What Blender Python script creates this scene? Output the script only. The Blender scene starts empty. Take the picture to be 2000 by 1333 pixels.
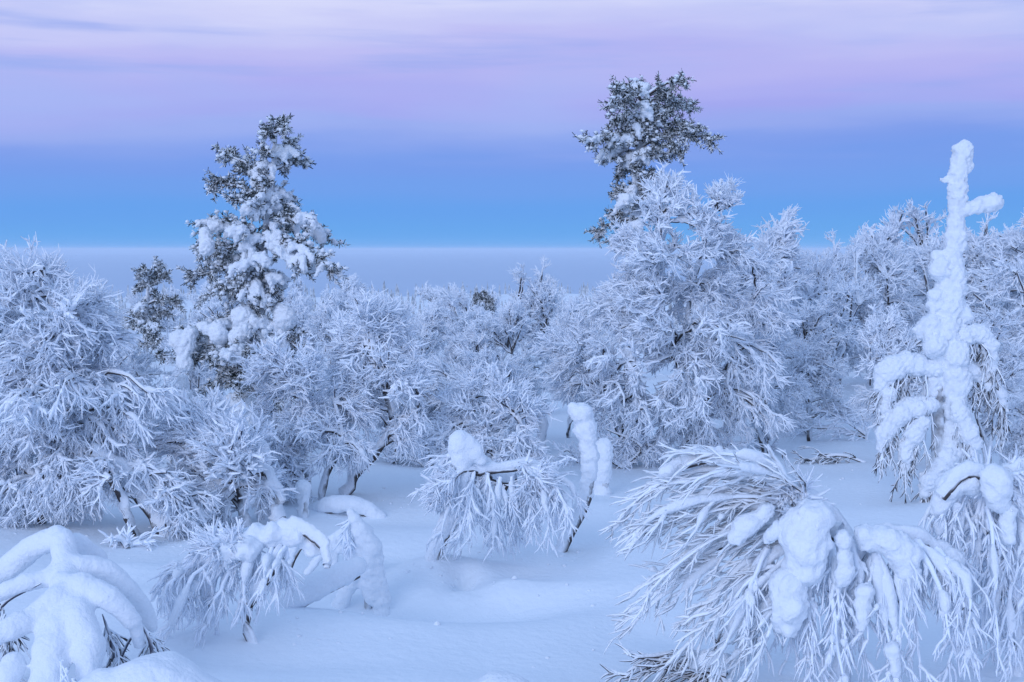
import bpy, math, random
import numpy as np

C = bpy.context.scene
COL = C.collection
R = math.radians

# ------------------------------------------------------------------ camera
F = 2500.0                      # focal length in photograph pixels (2000 wide)
PITCH = math.atan((666.5 - 487.0) / F)
cam_d = bpy.data.cameras.new('camera')
cam_d.sensor_width = 36.0
cam_d.lens = 36.0 * F / 2000.0
cam_d.clip_start = 0.1
cam_d.clip_end = 40000.0
cam = bpy.data.objects.new('camera', cam_d)
COL.objects.link(cam)
cam.location = (0, 0, 0)
cam.rotation_euler = (R(90) - PITCH, 0, 0)
C.camera = cam

# ------------------------------------------------------------------ sky
def srgb(r, g, b):
    f = lambda c: c / 12.92 if c <= 0.04045 else ((c + 0.055) / 1.055) ** 2.4
    return (f(r / 255), f(g / 255), f(b / 255), 1.0)

world = bpy.data.worlds.new('World')
C.world = world
world.use_nodes = True
wn, wl = world.node_tree.nodes, world.node_tree.links
wn.clear()
w_out = wn.new('ShaderNodeOutputWorld')
w_bg = wn.new('ShaderNodeBackground')
w_bg.inputs['Strength'].default_value = 1.0
wl.new(w_bg.outputs[0], w_out.inputs[0])
tc = wn.new('ShaderNodeTexCoord')
sep = wn.new('ShaderNodeSeparateXYZ')
wl.new(tc.outputs['Generated'], sep.inputs[0])

def wmath(op, a, b=None, clamp=False):
    n = wn.new('ShaderNodeMath'); n.operation = op; n.use_clamp = clamp
    for i, v in enumerate((a, b)):
        if v is None: continue
        if isinstance(v, (int, float)): n.inputs[i].default_value = v
        else: wl.new(v, n.inputs[i])
    return n.outputs[0]

# streaky veils: noise squeezed along the horizon shifts and tints the bands
mp = wn.new('ShaderNodeMapping'); mp.inputs['Scale'].default_value = (2.6, 2.6, 20.0)
mp.inputs['Location'].default_value = (3.1, 0.4, 1.7)
mp.inputs['Rotation'].default_value = (R(0.0), R(2.0), 0)
wl.new(tc.outputs['Generated'], mp.inputs[0])
nz = wn.new('ShaderNodeTexNoise'); nz.inputs['Scale'].default_value = 1.0
nz.inputs['Detail'].default_value = 6.0; nz.inputs['Roughness'].default_value = 0.52
wl.new(mp.outputs[0], nz.inputs['Vector'])
shift = wmath('MULTIPLY', wmath('SUBTRACT', nz.outputs['Fac'], 0.5), 0.10)
tilt = wmath('MULTIPLY', sep.outputs['X'], -0.012)
rise = wmath('MULTIPLY', sep.outputs['Z'], 6.0, True)
zz = wmath('ADD', sep.outputs['Z'], wmath('ADD', wmath('MULTIPLY', shift, rise), tilt))
ramp = wn.new('ShaderNodeValToRGB')
el = ramp.color_ramp
el.interpolation = 'EASE'
stops = [(0.000, (100, 168, 236)), (0.012, (98, 165, 236)), (0.030, (100, 161, 237)), (0.050, (112, 160, 237)), (0.068, (118, 157, 236)),
         (0.078, (126, 158, 236)), (0.092, (150, 170, 239)), (0.104, (163, 168, 240)), (0.118, (172, 174, 242)), (0.137, (182, 182, 243)),
         (0.150, (190, 190, 245)), (0.166, (199, 202, 248)), (0.190, (214, 218, 252)), (0.26, (204, 216, 250)), (0.45, (165, 200, 247)), (1.0, (150, 192, 245))]
while len(el.elements) < len(stops): el.elements.new(0.5)
for e, (p, c) in zip(el.elements, stops):
    e.position = p; e.color = srgb(*c)
wl.new(zz, ramp.inputs[0])
# thin blue-grey cloud bars
mp2 = wn.new('ShaderNodeMapping'); mp2.inputs['Scale'].default_value = (3.0, 3.0, 46.0)
mp2.inputs['Location'].default_value = (0.6, 2.4, 0.3)
wl.new(tc.outputs['Generated'], mp2.inputs[0])
nz2 = wn.new('ShaderNodeTexNoise'); nz2.inputs['Scale'].default_value = 1.0
nz2.inputs['Detail'].default_value = 7.0; nz2.inputs['Roughness'].default_value = 0.55
wl.new(mp2.outputs[0], nz2.inputs['Vector'])
bars = wn.new('ShaderNodeMapRange'); bars.interpolation_type = 'SMOOTHSTEP'
bars.inputs[1].default_value = 0.48; bars.inputs[2].default_value = 0.72
bars.inputs[3].default_value = 0.0; bars.inputs[4].default_value = 0.85
wl.new(nz2.outputs['Fac'], bars.inputs[0])
band = wn.new('ShaderNodeMapRange'); band.interpolation_type = 'SMOOTHSTEP'
band.inputs[1].default_value = 0.045; band.inputs[2].default_value = 0.11
wl.new(sep.outputs['Z'], band.inputs[0])
mixc = wn.new('ShaderNodeMix'); mixc.data_type = 'RGBA'
wl.new(wmath('MULTIPLY', bars.outputs[0], band.outputs[0]), mixc.inputs['Factor'])
wl.new(ramp.outputs[0], mixc.inputs['A'])
mixc.inputs['B'].default_value = srgb(152, 172, 240)
mp3 = wn.new('ShaderNodeMapping'); mp3.inputs['Scale'].default_value = (3.0, 3.0, 14.0)
mp3.inputs['Location'].default_value = (5.2, 1.1, 0.2); mp3.inputs['Rotation'].default_value = (0, R(-3), 0)
wl.new(tc.outputs['Generated'], mp3.inputs[0])
nz3 = wn.new('ShaderNodeTexNoise'); nz3.inputs['Scale'].default_value = 1.0
nz3.inputs['Detail'].default_value = 5.0; nz3.inputs['Roughness'].default_value = 0.5
wl.new(mp3.outputs[0], nz3.inputs['Vector'])
veil = wn.new('ShaderNodeMapRange'); veil.interpolation_type = 'SMOOTHSTEP'
veil.inputs[1].default_value = 0.42; veil.inputs[2].default_value = 0.72; veil.inputs[4].default_value = 0.7
wl.new(nz3.outputs['Fac'], veil.inputs[0])
mixd = wn.new('ShaderNodeMix'); mixd.data_type = 'RGBA'
wl.new(wmath('MULTIPLY', veil.outputs[0], band.outputs[0]), mixd.inputs['Factor'])
wl.new(mixc.outputs['Result'], mixd.inputs['A'])
mixd.inputs['B'].default_value = srgb(166, 186, 246)
wl.new(mixd.outputs['Result'], w_bg.inputs['Color'])

# ------------------------------------------------------------------ twilight glow (very soft sun)
sd = bpy.data.lights.new('sun', 'SUN')
sd.energy = 1.35
sd.angle = R(38)
sd.color = (0.75, 0.80, 1.0)
sun = bpy.data.objects.new('sun', sd)
COL.objects.link(sun)
sun.rotation_euler = (R(70), 0, R(-30))      # from behind the camera and the left

C.view_settings.view_transform = 'Standard'
C.view_settings.look = 'None'
C.view_settings.gamma = 1.0
C.view_settings.use_curve_mapping = False
C.view_settings.exposure = 0.0
C.cycles.use_denoising = True
C.cycles.max_bounces = 12
C.cycles.diffuse_bounces = 10
C.cycles.volume_bounces = 1

# ------------------------------------------------------------------ materials
def new_mat(name):
    m = bpy.data.materials.new(name); m.use_nodes = True
    n, l = m.node_tree.nodes, m.node_tree.links
    return m, n, l, n['Principled BSDF']

def snow_mat(name, col, bump=0.25, scale=60.0, sss=0.0):
    m, n, l, b = new_mat(name)
    b.inputs['Base Color'].default_value = (*col, 1)
    b.inputs['Roughness'].default_value = 0.85
    b.inputs['Specular IOR Level'].default_value = 0.15
    if sss:
        b.inputs['Subsurface Weight'].default_value = sss
        b.inputs['Subsurface Radius'].default_value = (0.03, 0.04, 0.06)
        b.inputs['Subsurface Scale'].default_value = 1.0
    t = n.new('ShaderNodeTexCoord')
    a = n.new('ShaderNodeTexNoise'); a.inputs['Scale'].default_value = scale
    a.inputs['Detail'].default_value = 4
    l.new(t.outputs['Object'], a.inputs['Vector'])
    bp = n.new('ShaderNodeBump'); bp.inputs['Strength'].default_value = bump
    bp.inputs['Distance'].default_value = 0.02
    l.new(a.outputs['Fac'], bp.inputs['Height'])
    l.new(bp.outputs[0], b.inputs['Normal'])
    return m

def frost_mat(name, dark, lo, hi, nscale, namp, snow=(0.87, 0.92, 0.97), glow=0.0):
    """bark or needles that carry frost wherever the surface does not face down"""
    m, n, l, b = new_mat(name)
    b.inputs['Roughness'].default_value = 0.85
    b.inputs['Specular IOR Level'].default_value = 0.1
    g = n.new('ShaderNodeNewGeometry')
    s = n.new('ShaderNodeSeparateXYZ'); l.new(g.outputs['Normal'], s.inputs[0])
    t = n.new('ShaderNodeTexCoord')
    a = n.new('ShaderNodeTexNoise'); a.inputs['Scale'].default_value = nscale; a.inputs['Detail'].default_value = 2
    l.new(t.outputs['Object'], a.inputs['Vector'])
    m1 = n.new('ShaderNodeMath'); m1.operation = 'MULTIPLY_ADD'
    l.new(a.outputs['Fac'], m1.inputs[0]); m1.inputs[1].default_value = namp
    l.new(s.outputs['Z'], m1.inputs[2])
    mr = n.new('ShaderNodeMapRange'); mr.interpolation_type = 'SMOOTHSTEP'
    mr.inputs[1].default_value = lo + namp * 0.5; mr.inputs[2].default_value = hi + namp * 0.5
    l.new(m1.outputs[0], mr.inputs[0])
    mx = n.new('ShaderNodeMix'); mx.data_type = 'RGBA'
    l.new(mr.outputs[0], mx.inputs['Factor'])
    mx.inputs['A'].default_value = (*dark, 1); mx.inputs['B'].default_value = (*snow, 1)
    l.new(mx.outputs['Result'], b.inputs['Base Color'])
    if glow:      # rime lets part of the light through
        tr = n.new('ShaderNodeBsdfTranslucent'); l.new(mx.outputs['Result'], tr.inputs['Color'])
        ms = n.new('ShaderNodeMixShader'); ms.inputs[0].default_value = glow
        l.new(b.outputs[0], ms.inputs[1]); l.new(tr.outputs[0], ms.inputs[2])
        l.new(ms.outputs[0], n['Material Output'].inputs['Surface'])
    return m

SNOW = snow_mat('packed_snow', (0.82, 0.865, 0.91), 0.6, 38.0)
GROUND = snow_mat('snow_cover', (0.83, 0.88, 0.92), 0.6, 14.0)
FROSTBARK = frost_mat('frosted_birch_bark', (0.07, 0.06, 0.06), -0.35, 0.35, 9.0, 1.1)
TWIG = frost_mat('rime_on_twigs', (0.085, 0.10, 0.15), -1.1, -0.68, 14.0, 1.0, (0.89, 0.94, 0.998))
DARKTWIG = frost_mat('thinly_rimed_twigs', (0.075, 0.07, 0.08), -0.9, -0.35, 14.0, 1.0, (0.91, 0.955, 0.995))
DARKBARK = frost_mat('dark_birch_bark', (0.055, 0.06, 0.09), -0.2, 0.6, 11.0, 1.0)
BARETWIG = frost_mat('half_bare_twigs', (0.05, 0.045, 0.05), -0.45, 0.25, 14.0, 1.0)
NEEDLE = frost_mat('rime_on_needles', (0.025, 0.035, 0.03), -0.45, 0.55, 16.0, 1.5, (0.78, 0.82, 0.85))
PINEBARK = frost_mat('frosted_pine_bark', (0.07, 0.05, 0.045), -0.5, 0.3, 7.0, 1.2)
FARTREE = frost_mat('distant_frosted_trees', (0.05, 0.06, 0.06), -0.45, 0.7, 0.9, 1.2, (0.75, 0.79, 0.83))
FOG = snow_mat('fog_top', (0.44, 0.535, 0.67), 0.0, 1.0)

# ------------------------------------------------------------------ terrain
_g = np.random.default_rng(11)
WAVES = [(_g.uniform(-1, 1), _g.uniform(-1, 1), _g.uniform(0, 6.28)) for _ in range(24)]
def wav(x, y, lam, k0, n=5):
    s = 0
    for i in range(n):
        a, b, c = WAVES[(k0 + i) % 24]
        nrm = math.hypot(a, b) + 1e-6
        lf = lam * (0.7 + 0.13 * i)
        s = s + np.sin((a * x + b * y) / nrm * 6.283 / lf + c)
    return s / n
PROF_D = [0, 22, 35, 50, 80, 120, 170, 300, 460, 600, 1200, 6000]
PROF_Z = [-2.6, -2.62, -3.1, -4.0, -6.6, -11.0, -15.5, -17.5, -16.5, -24, -45, -60]
BUMPS = []        # x, y, rx, ry, height
def zg(x, y):
    x = np.asarray(x, float); y = np.asarray(y, float)
    d = np.sqrt(x * x + y * y)
    z = np.interp(d, PROF_D, PROF_Z)
    far = np.clip(d / 60, 0, 1)
    z = z + wav(x, y, 5.5, 0) * 0.10 + wav(x, y, 1.9, 7) * 0.035 + far * wav(x, y, 70, 13) * 1.6
    right = np.clip((x - 3.0) / 10.0, 0, 1.5) * np.clip((d - 14) / 14, 0, 1)
    z = z + right * right * 1.1 * np.clip((260 - d) / 160, 0, 1)
    for bx, by, rx, ry, h in BUMPS:
        z = z + h * np.exp(-(((x - bx) / rx) ** 2 + ((y - by) / ry) ** 2))
    return z

CP, SP = math.cos(PITCH), math.sin(PITCH)
def ray(u, v):
    a, b = (u - 1000.0) / F, (666.5 - v) / F
    return np.array((a, CP + b * SP, -SP + b * CP))
def P(u, v, d):
    r = ray(u, v)
    return r * (d / r[1])
def G(u, v):
    """the point of the snow surface seen at a place of the photograph"""
    r = ray(u, v)
    ts = np.linspace(4, 200, 4000)
    q = r[None] * (ts / r[1])[:, None]
    hit = np.nonzero(q[:, 2] < zg(q[:, 0], q[:, 1]))[0]
    return q[hit[0]] if len(hit) else q[-1]

# ------------------------------------------------------------------ mesh helpers
class MB:
    def __init__(s):
        s.v, s.q, s.t, s.n = [], [], [], 0
        s.qm, s.tm = [], []
    def add(s, v, quads=None, tris=None, mi=0):
        if quads is not None and len(quads):
            s.q.append(quads + s.n); s.qm.append(np.full(len(quads), mi, np.int32))
        if tris is not None and len(tris):
            s.t.append(tris + s.n); s.tm.append(np.full(len(tris), mi, np.int32))
        s.v.append(v); s.n += len(v)
    def mesh(s, name, mats, smooth=True):
        v = np.concatenate(s.v).astype(np.float32)
        q = np.concatenate(s.q).astype(np.int32) if s.q else np.zeros((0, 4), np.int32)
        t = np.concatenate(s.t).astype(np.int32) if s.t else np.zeros((0, 3), np.int32)
        me = bpy.data.meshes.new(name)
        me.vertices.add(len(v)); me.vertices.foreach_set('co', v.ravel())
        loops = np.concatenate([q.ravel(), t.ravel()])
        me.loops.add(len(loops)); me.loops.foreach_set('vertex_index', loops)
        npoly = len(q) + len(t)
        me.polygons.add(npoly)
        st = np.concatenate([np.arange(len(q)) * 4, len(q) * 4 + np.arange(len(t)) * 3]).astype(np.int32)
        me.polygons.foreach_set('loop_start', st)
        for m in mats: me.materials.append(m)
        if len(mats) > 1:
            me.polygons.foreach_set('material_index', np.concatenate(s.qm + s.tm))
        me.polygons.foreach_set('use_smooth', np.full(npoly, smooth))
        me.update(calc_edges=True)
        return me
    def build(s, name, mats, parent=None, smooth=True):
        kind = 'stuff' if name in ('twigs', 'needles', 'snow_caps') else None
        if not isinstance(mats, (list, tuple)): mats = [mats]
        o = bpy.data.objects.new(name, s.mesh(name, mats, smooth))
        COL.objects.link(o)
        if kind: o['kind'] = kind
        if parent is not None: o.parent = parent
        return o

def norm(a):
    return a / (np.linalg.norm(a, axis=-1, keepdims=True) + 1e-9)

def tubes(mb, pts, rad, k=4, top=1.0, lift=0.0, mi=0, rng=None, lump=0.0):
    """many polylines at once: pts (N,M,3), rad (N,M)"""
    N, M = pts.shape[:2]
    if N == 0: return
    t = np.empty_like(pts)
    t[:, 1:-1] = pts[:, 2:] - pts[:, :-2]
    t[:, 0] = pts[:, 1] - pts[:, 0]; t[:, -1] = pts[:, -1] - pts[:, -2]
    t = norm(t)
    up = np.zeros_like(t); up[..., 2] = 1; up[..., 1] = -0.12
    b = up - (up * t).sum(-1, keepdims=True) * t
    a = norm(np.cross(t, norm(b)))
    b = np.cross(a, t)
    if lump and rng is not None:
        rad = rad * (1 + lump * rng.normal(size=rad.shape).clip(-1.5, 1.8))
    th = np.arange(k) * 2 * math.pi / k + math.pi / 2
    c, s_ = np.cos(th), np.sin(th)
    sb = np.where(s_ > 0, s_ * top, s_)
    ring = c[None, None, :, None] * a[:, :, None] + sb[None, None, :, None] * b[:, :, None]
    v = pts[:, :, None] + rad[:, :, None, None] * ring
    if lift:
        v[..., 2] += (rad * lift)[:, :, None]
    base = (np.arange(N) * M * k)[:, None, None]
    i = np.arange(M - 1)[None, :, None] * k
    j = np.arange(k)[None, None, :]; j2 = (j + 1) % k
    f = np.stack(np.broadcast_arrays(base + i + j, base + i + j2, base + i + k + j2, base + i + k + j), -1)
    mb.add(v.reshape(-1, 3), quads=f.reshape(-1, 4), mi=mi)

def catmull(p, n):
    p = np.asarray(p, float)
    if len(p) < 3:
        return p[0] + (p[-1] - p[0]) * np.linspace(0, 1, n)[:, None]
    q = np.vstack([2 * p[0] - p[1], p, 2 * p[-1] - p[-2]])
    out = []
    for x in np.linspace(0, len(p) - 1 - 1e-6, n):
        i = int(x); f = x - i
        a, b, c, d = q[i], q[i + 1], q[i + 2], q[i + 3]
        out.append(0.5 * (2 * b + (c - a) * f + (2 * a - 5 * b + 4 * c - d) * f * f + (3 * b - a - 3 * c + d) * f ** 3))
    return np.array(out)

def ico():
    import bmesh
    out = {}
    for n in (1, 2):
        bm = bmesh.new(); bmesh.ops.create_icosphere(bm, subdivisions=n, radius=1)
        bm.verts.ensure_lookup_table()
        out[n] = (np.array([v.co[:] for v in bm.verts]), np.array([[v.index for v in f.verts] for f in bm.faces]))
        bm.free()
    return out
ICO = ico()

def balls(mb, cen, rad, rng, lvl=1, squash=(1, 1, 1), rough=0.14, mi=0):
    v0, f0 = ICO[lvl]
    N, K = len(cen), len(v0)
    rad = np.asarray(rad)
    if rad.ndim == 1: rad = rad[:, None] * np.array(squash)[None]
    jit = 1 + rough * rng.normal(size=(N, K, 1)).clip(-2, 2)
    v = cen[:, None] + v0[None] * rad[:, None, :] * jit
    f = f0[None] + (np.arange(N) * K)[:, None, None]
    mb.add(v.reshape(-1, 3), tris=f.reshape(-1, 3), mi=mi)

def noise3(p, lam, seed):
    r = np.random.default_rng(seed); s = 0
    for _ in range(9):
        k = r.normal(size=3); k *= 6.283 / lam / np.linalg.norm(k) * r.uniform(0.6, 1.6)
        s = s + np.sin(p @ k + r.uniform(0, 6.28))
    return s / 4.5

def blob(name, parent, spheres, voxel, seed=0, smooth=6, amp=0.25, lam=0.12, mat=None):
    """heaped snow: one skin over many balls (centre, radius)"""
    rng = np.random.default_rng(seed)
    cen = np.array([s[0] for s in spheres]); rad = np.array([s[1] for s in spheres])
    mb = MB(); balls(mb, cen, rad, rng, 2, rough=0.04)
    tmp = bpy.data.objects.new('tmp', mb.mesh('tmp', [mat or SNOW])); COL.objects.link(tmp)
    m = tmp.modifiers.new('r', 'REMESH'); m.mode = 'VOXEL'; m.voxel_size = voxel
    s = tmp.modifiers.new('s', 'SMOOTH'); s.iterations = smooth; s.factor = 0.5
    dg = bpy.context.evaluated_depsgraph_get()
    me = bpy.data.meshes.new_from_object(tmp.evaluated_get(dg))
    bpy.data.objects.remove(tmp)
    n = len(me.vertices)
    co = np.empty(n * 3, np.float32); me.vertices.foreach_get('co', co); co = co.reshape(-1, 3)
    nr = np.empty(n * 3, np.float32); me.vertices.foreach_get('normal', nr); nr = nr.reshape(-1, 3)
    co = co + nr * (amp * voxel * (noise3(co, lam, seed + 1) + 0.6 * noise3(co, lam * 0.35, seed + 2)))[:, None]
    me.vertices.foreach_set('co', co.astype(np.float32).ravel())
    me.materials.clear(); me.materials.append(mat or SNOW)
    me.polygons.foreach_set('use_smooth', np.ones(len(me.polygons), bool))
    me.name = name; me.update()
    o = bpy.data.objects.new(name, me); COL.objects.link(o)
    if name in ('snow_clump', 'snow_load'): o['kind'] = 'stuff'
    if parent is not None: o.parent = parent
    return o

def chain(pts, rads, rng=None, lump=0.0):
    """balls strung along a smooth line"""
    pts = np.asarray(pts, float)
    L = np.linalg.norm(np.diff(pts, axis=0), axis=1).sum()
    n = max(3, int(L / (min(rads) * 0.5)) + 1)
    n = min(n, 60)
    q = catmull(pts, n)
    r = np.interp(np.linspace(0, 1, n), np.linspace(0, 1, len(rads)), rads)
    if rng is not None and lump:
        r = r * (1 + lump * rng.normal(size=n).clip(-1.5, 1.8))
        q = q + rng.normal(size=q.shape) * (r * lump * 0.6)[:, None]
    return list(zip(q, r))

def thing(name, label, cat, loc, group=None):
    o = bpy.data.objects.new(name, None); COL.objects.link(o)
    o.location = tuple(float(c) for c in loc)
    o['label'] = label; o['category'] = cat
    if group: o['group'] = group
    return o

def copy_tree(o, loc, rz, scale, label, group=None, sz=None):
    c = o.copy(); COL.objects.link(c)
    c.location = tuple(float(k) for k in loc); c.rotation_euler = (0, 0, rz)
    c.scale = (scale, scale, sz or scale)
    c['label'] = label
    if group: c['group'] = group
    for ch in list(o.children):
        k = ch.copy(); COL.objects.link(k); k.parent = c
        for g in list(ch.children):
            s = g.copy(); COL.objects.link(s); s.parent = k
    return c

# ------------------------------------------------------------------ branching
def grow(st, di, ln, nseg, rng, wander=0.12, droop=0.0, bias=None, bw=0.0):
    N = len(st)
    pts = np.empty((N, nseg + 1, 3)); pts[:, 0] = st
    d = norm(di)
    for i in range(nseg):
        d = d + rng.normal(size=d.shape) * wander
        d[:, 2] -= droop
        if bias is not None: d = d + bias * bw
        d = norm(d)
        pts[:, i + 1] = pts[:, i] + d * (ln / nseg)[:, None]
    return pts

def spawn(pts, per, rng, t0, t1, ang, flat=0.0):
    """start points, directions and parent index of children along polylines"""
    N, M = pts.shape[:2]
    own = np.repeat(np.arange(N), per)
    n = len(own)
    t = rng.uniform(t0, t1, n) * (M - 1)
    i = np.minimum(t.astype(int), M - 2); f = (t - i)[:, None]
    p = pts[own, i] * (1 - f) + pts[own, i + 1] * f
    tg = norm(pts[own, i + 1] - pts[own, i])
    r = rng.normal(size=(n, 3)); r[:, 2] *= (1 - flat)
    r = norm(r - (r * tg).sum(-1, keepdims=True) * tg)
    a = (rng.normal(size=n) * 0.25 + 1) * ang
    d = tg * np.cos(a)[:, None] + r * np.sin(a)[:, None]
    return p, d, own, t / (M - 1)

def taper(N, M, r0, r1, tip=0.42):
    r0 = np.broadcast_to(np.asarray(r0, float), (N,)); r1 = np.broadcast_to(np.asarray(r1, float), (N,))
    r = r0[:, None] + (r1 - r0)[:, None] * np.linspace(0, 1, M)[None]
    r[:, -1] *= tip
    return r

def fan_birch(root, origin, trunks, lobes, seed, sc=1.0, dens=1.0, wind=(0, 0, 0), twig_r=1.0, clumps=0,
              trunk_snow=0.5, split=True, droop=1.0, k3=3, q2=8, q3=10, q4=3, streak=0.5, seg3=3,
              l2=(0.5, 1.1), l3=(0.11, 0.28), ang2=0.68, ang3=0.55, spread=0.18, pads=0.3, pad_r=1.0):
    """A frosted mountain birch.  trunks: (points, r0, r1) with points in metres from the root;
    lobes: (centre, radii, limbs, flow, droop)."""
    rng = np.random.default_rng(seed)
    T = []
    mb = MB()
    for pts, r0, r1 in trunks:
        pts = np.asarray(pts, float)
        if abs(pts[0, 2]) < 0.15: pts = np.vstack([pts[0] - np.array((0, 0, 0.22)), pts])
        q = catmull(pts, 16)
        q[1:] += rng.normal(size=(15, 3)) * r0 * 0.18
        T.append(q)
        r = np.linspace(r0, r1, 16)[None] * (1 + 0.08 * rng.normal(size=(1, 16)))
        tubes(mb, q[None], r, 8, mi=0)
        if trunk_snow > 0:      # the load lying along the upper side
            tubes(mb, q[None], r * (0.85 + trunk_snow * 0.35), 8, top=1.0 + trunk_snow, lift=0.35 + 0.25 * trunk_snow, mi=1, rng=rng, lump=0.10)
    mb.build('trunk', [FROSTBARK, SNOW], root)
    TP = np.concatenate(T)
    spots = []
    all_l, all_t = MB(), MB()
    for c, rr, nl, flow, dr in lobes:
        c = np.asarray(c, float); rr = np.asarray(rr, float)
        fl = np.array((flow[0], 0.0, flow[1]), float)
        L = []
        for _ in range(nl):
            w = rng.normal(size=3); w /= np.linalg.norm(w)
            tgt = c + w * rr * rng.uniform(0.15, 0.9)
            dv = TP - tgt
            cost = np.linalg.norm(dv, axis=1) + np.where(dv[:, 2] > 0.1, dv[:, 2] * 0.8, 0) + rng.uniform(0, 0.25, len(TP))
            s = TP[np.argmin(cost)]
            ln = np.linalg.norm(tgt - s)
            ctl = (s + tgt) / 2 + np.array((0, 0, 0.22 * ln * (0.4 + dr))) + rng.normal(size=3) * 0.06 * ln - fl * 0.15 * ln
            tt = np.linspace(0, 1, 9)[:, None]
            p = (1 - tt) ** 2 * s + 2 * tt * (1 - tt) * ctl + tt ** 2 * tgt
            p[1:] += rng.normal(size=(8, 3)) * 0.012 * ln
            L.append(p)
        L = np.array(L)
        ml = MB(); mt = MB()
        if not split: ml, mt = all_l, all_t
        lim_r = 0.020 * sc
        r = taper(nl, 9, lim_r * 1.15, lim_r * 0.7, 0.8)
        tubes(ml, L, r, 5, mi=0)
        tubes(ml, L, r * 1.1, 5, top=1.25, lift=0.55, mi=1, rng=rng, lump=0.16)
        spots.append(L)
        mean = float(rr.mean())
        # branches
        n2 = max(3, int(round(q2 * dens)))
        p, d, own, t = spawn(L, n2, rng, 0.18, 1.0, ang2)
        out = norm(p - c + 1e-4)
        d = norm(d + spread * out + fl * 0.8)
        ln = rng.uniform(*l2, len(p)) * mean * (1.15 - 0.4 * t)
        B = grow(p, d, ln, 7, rng, 0.19, 0.045 * droop * (0.3 + dr), fl, 0.12)
        mB = np.exp(rng.normal(size=len(B)) * 0.30)
        rb = taper(len(B), 8, 0.0135 * sc, 0.0105 * sc) * np.sqrt(mB)[:, None]
        tubes(ml, B, rb * twig_r, 4, top=1.35, mi=2, rng=rng, lump=0.16)
        # bare bark showing as a thin dark line under the rime
        sk = np.nonzero(rng.uniform(size=len(B)) < streak)[0]
        if len(sk):
            Q = B[sk].copy(); Q[..., 2] -= rb[sk] * twig_r * 0.75; Q[..., 1] -= 0.004
            tubes(ml, Q, rb[sk] * 0.64, 3, mi=3, rng=rng, lump=0.2)
        # snow lying in ridges along the branches
        pk = np.nonzero(rng.uniform(size=len(B)) < pads)[0]
        if len(pk):
            a = rng.integers(0, 4, len(pk)); w = rng.uniform(0.35, 0.75, len(pk))
            u = a[:, None] + np.linspace(0, 1, 6)[None] * (7 - a)[:, None] * w[:, None]
            i0 = np.minimum(u.astype(int), 6); f = (u - i0)[..., None]
            Q = B[pk[:, None], i0] * (1 - f) + B[pk[:, None], i0 + 1] * f
            prof = np.array((.35, .85, 1.05, 1.0, .8, .3))
            rp = prof[None] * (rng.uniform(0.016, 0.034, len(pk)) * sc * pad_r)[:, None]
            tubes(ml, Q, rp, 5, top=1.15, lift=0.45, mi=1, rng=rng, lump=0.14)
        # twigs
        n3 = max(4, int(round(q3 * dens)))
        p, d, own, t = spawn(B, n3, rng, 0.10, 1.0, ang3)
        d = norm(d + 0.25 * fl)
        ln = rng.uniform(*l3, len(p)) * (1.2 - 0.7 * t) * (0.6 + 0.55 * min(mean, 0.9))
        W = grow(p, d, ln, seg3, rng, 0.24, 0.09 * droop * (dr - 0.15), fl, 0.09)
        mW = mB[own] * np.exp(rng.normal(size=len(W)) * 0.2)
        rw = taper(len(W), seg3 + 1, 0.0105 * sc, 0.0075 * sc) * mW[:, None]
        tubes(mt, W, rw * twig_r, k3, top=1.45, rng=rng, lump=0.18)
        # twiglets
        p, d, own, t = spawn(W, q4, rng, 0.2, 0.95, 0.6)
        ln = rng.uniform(0.05, 0.14, len(p))
        X = grow(p, d, ln, 1, rng, 0.12, 0.08 * droop * (0.25 + dr), fl, 0.06)
        tubes(mt, X, taper(len(X), 2, 0.0088 * sc, 0.0085 * sc) * (twig_r * mW[own])[:, None], 3, top=1.4)
        if split:
            lo = ml.build('limb', [FROSTBARK, SNOW, TWIG, DARKBARK], root)
            mt.build('twigs', [TWIG], lo)
    if not split:
        lo = all_l.build('limbs', [FROSTBARK, SNOW, TWIG, DARKBARK], root)
        all_t.build('twigs', [TWIG], root)
    if clumps:
        S = []
        LL = np.concatenate(spots)
        for _ in range(clumps):
            q = LL[rng.integers(len(LL))]
            a = rng.integers(1, 6); b = min(8, a + rng.integers(1, 4))
            r = rng.uniform(0.028, 0.06) * sc
            pts = q[a:b + 1] + np.array((0, 0, r * 0.7))
            S += chain(pts, [r * 0.7, r, r * 0.75], rng, 0.18)
        blob('snow_clump', root, S, 0.016 * sc, seed, 3, 0.3, 0.07)
    return root

def ridges(mb, B, prob, r, rng, sc=1.0, mi=1):
    """snow lying in ridges along branches"""
    M = B.shape[1] - 1
    pk = np.nonzero(rng.uniform(size=len(B)) < prob)[0]
    if not len(pk): return
    a = rng.uniform(0, 0.6 * M, len(pk)); w = rng.uniform(0.3, 0.8, len(pk))
    u = a[:, None] + np.linspace(0, 1, 6)[None] * ((M - a) * w)[:, None]
    i0 = np.minimum(u.astype(int), M - 1); f = (u - i0)[..., None]
    Q = B[pk[:, None], i0] * (1 - f) + B[pk[:, None], i0 + 1] * f
    prof = np.array((.35, .85, 1.05, 1.0, .8, .3))
    rp = prof[None] * (rng.uniform(*r, len(pk)) * sc)[:, None]
    tubes(mb, Q, rp, 6, top=1.15, lift=0.45, mi=mi, rng=rng, lump=0.14)

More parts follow.
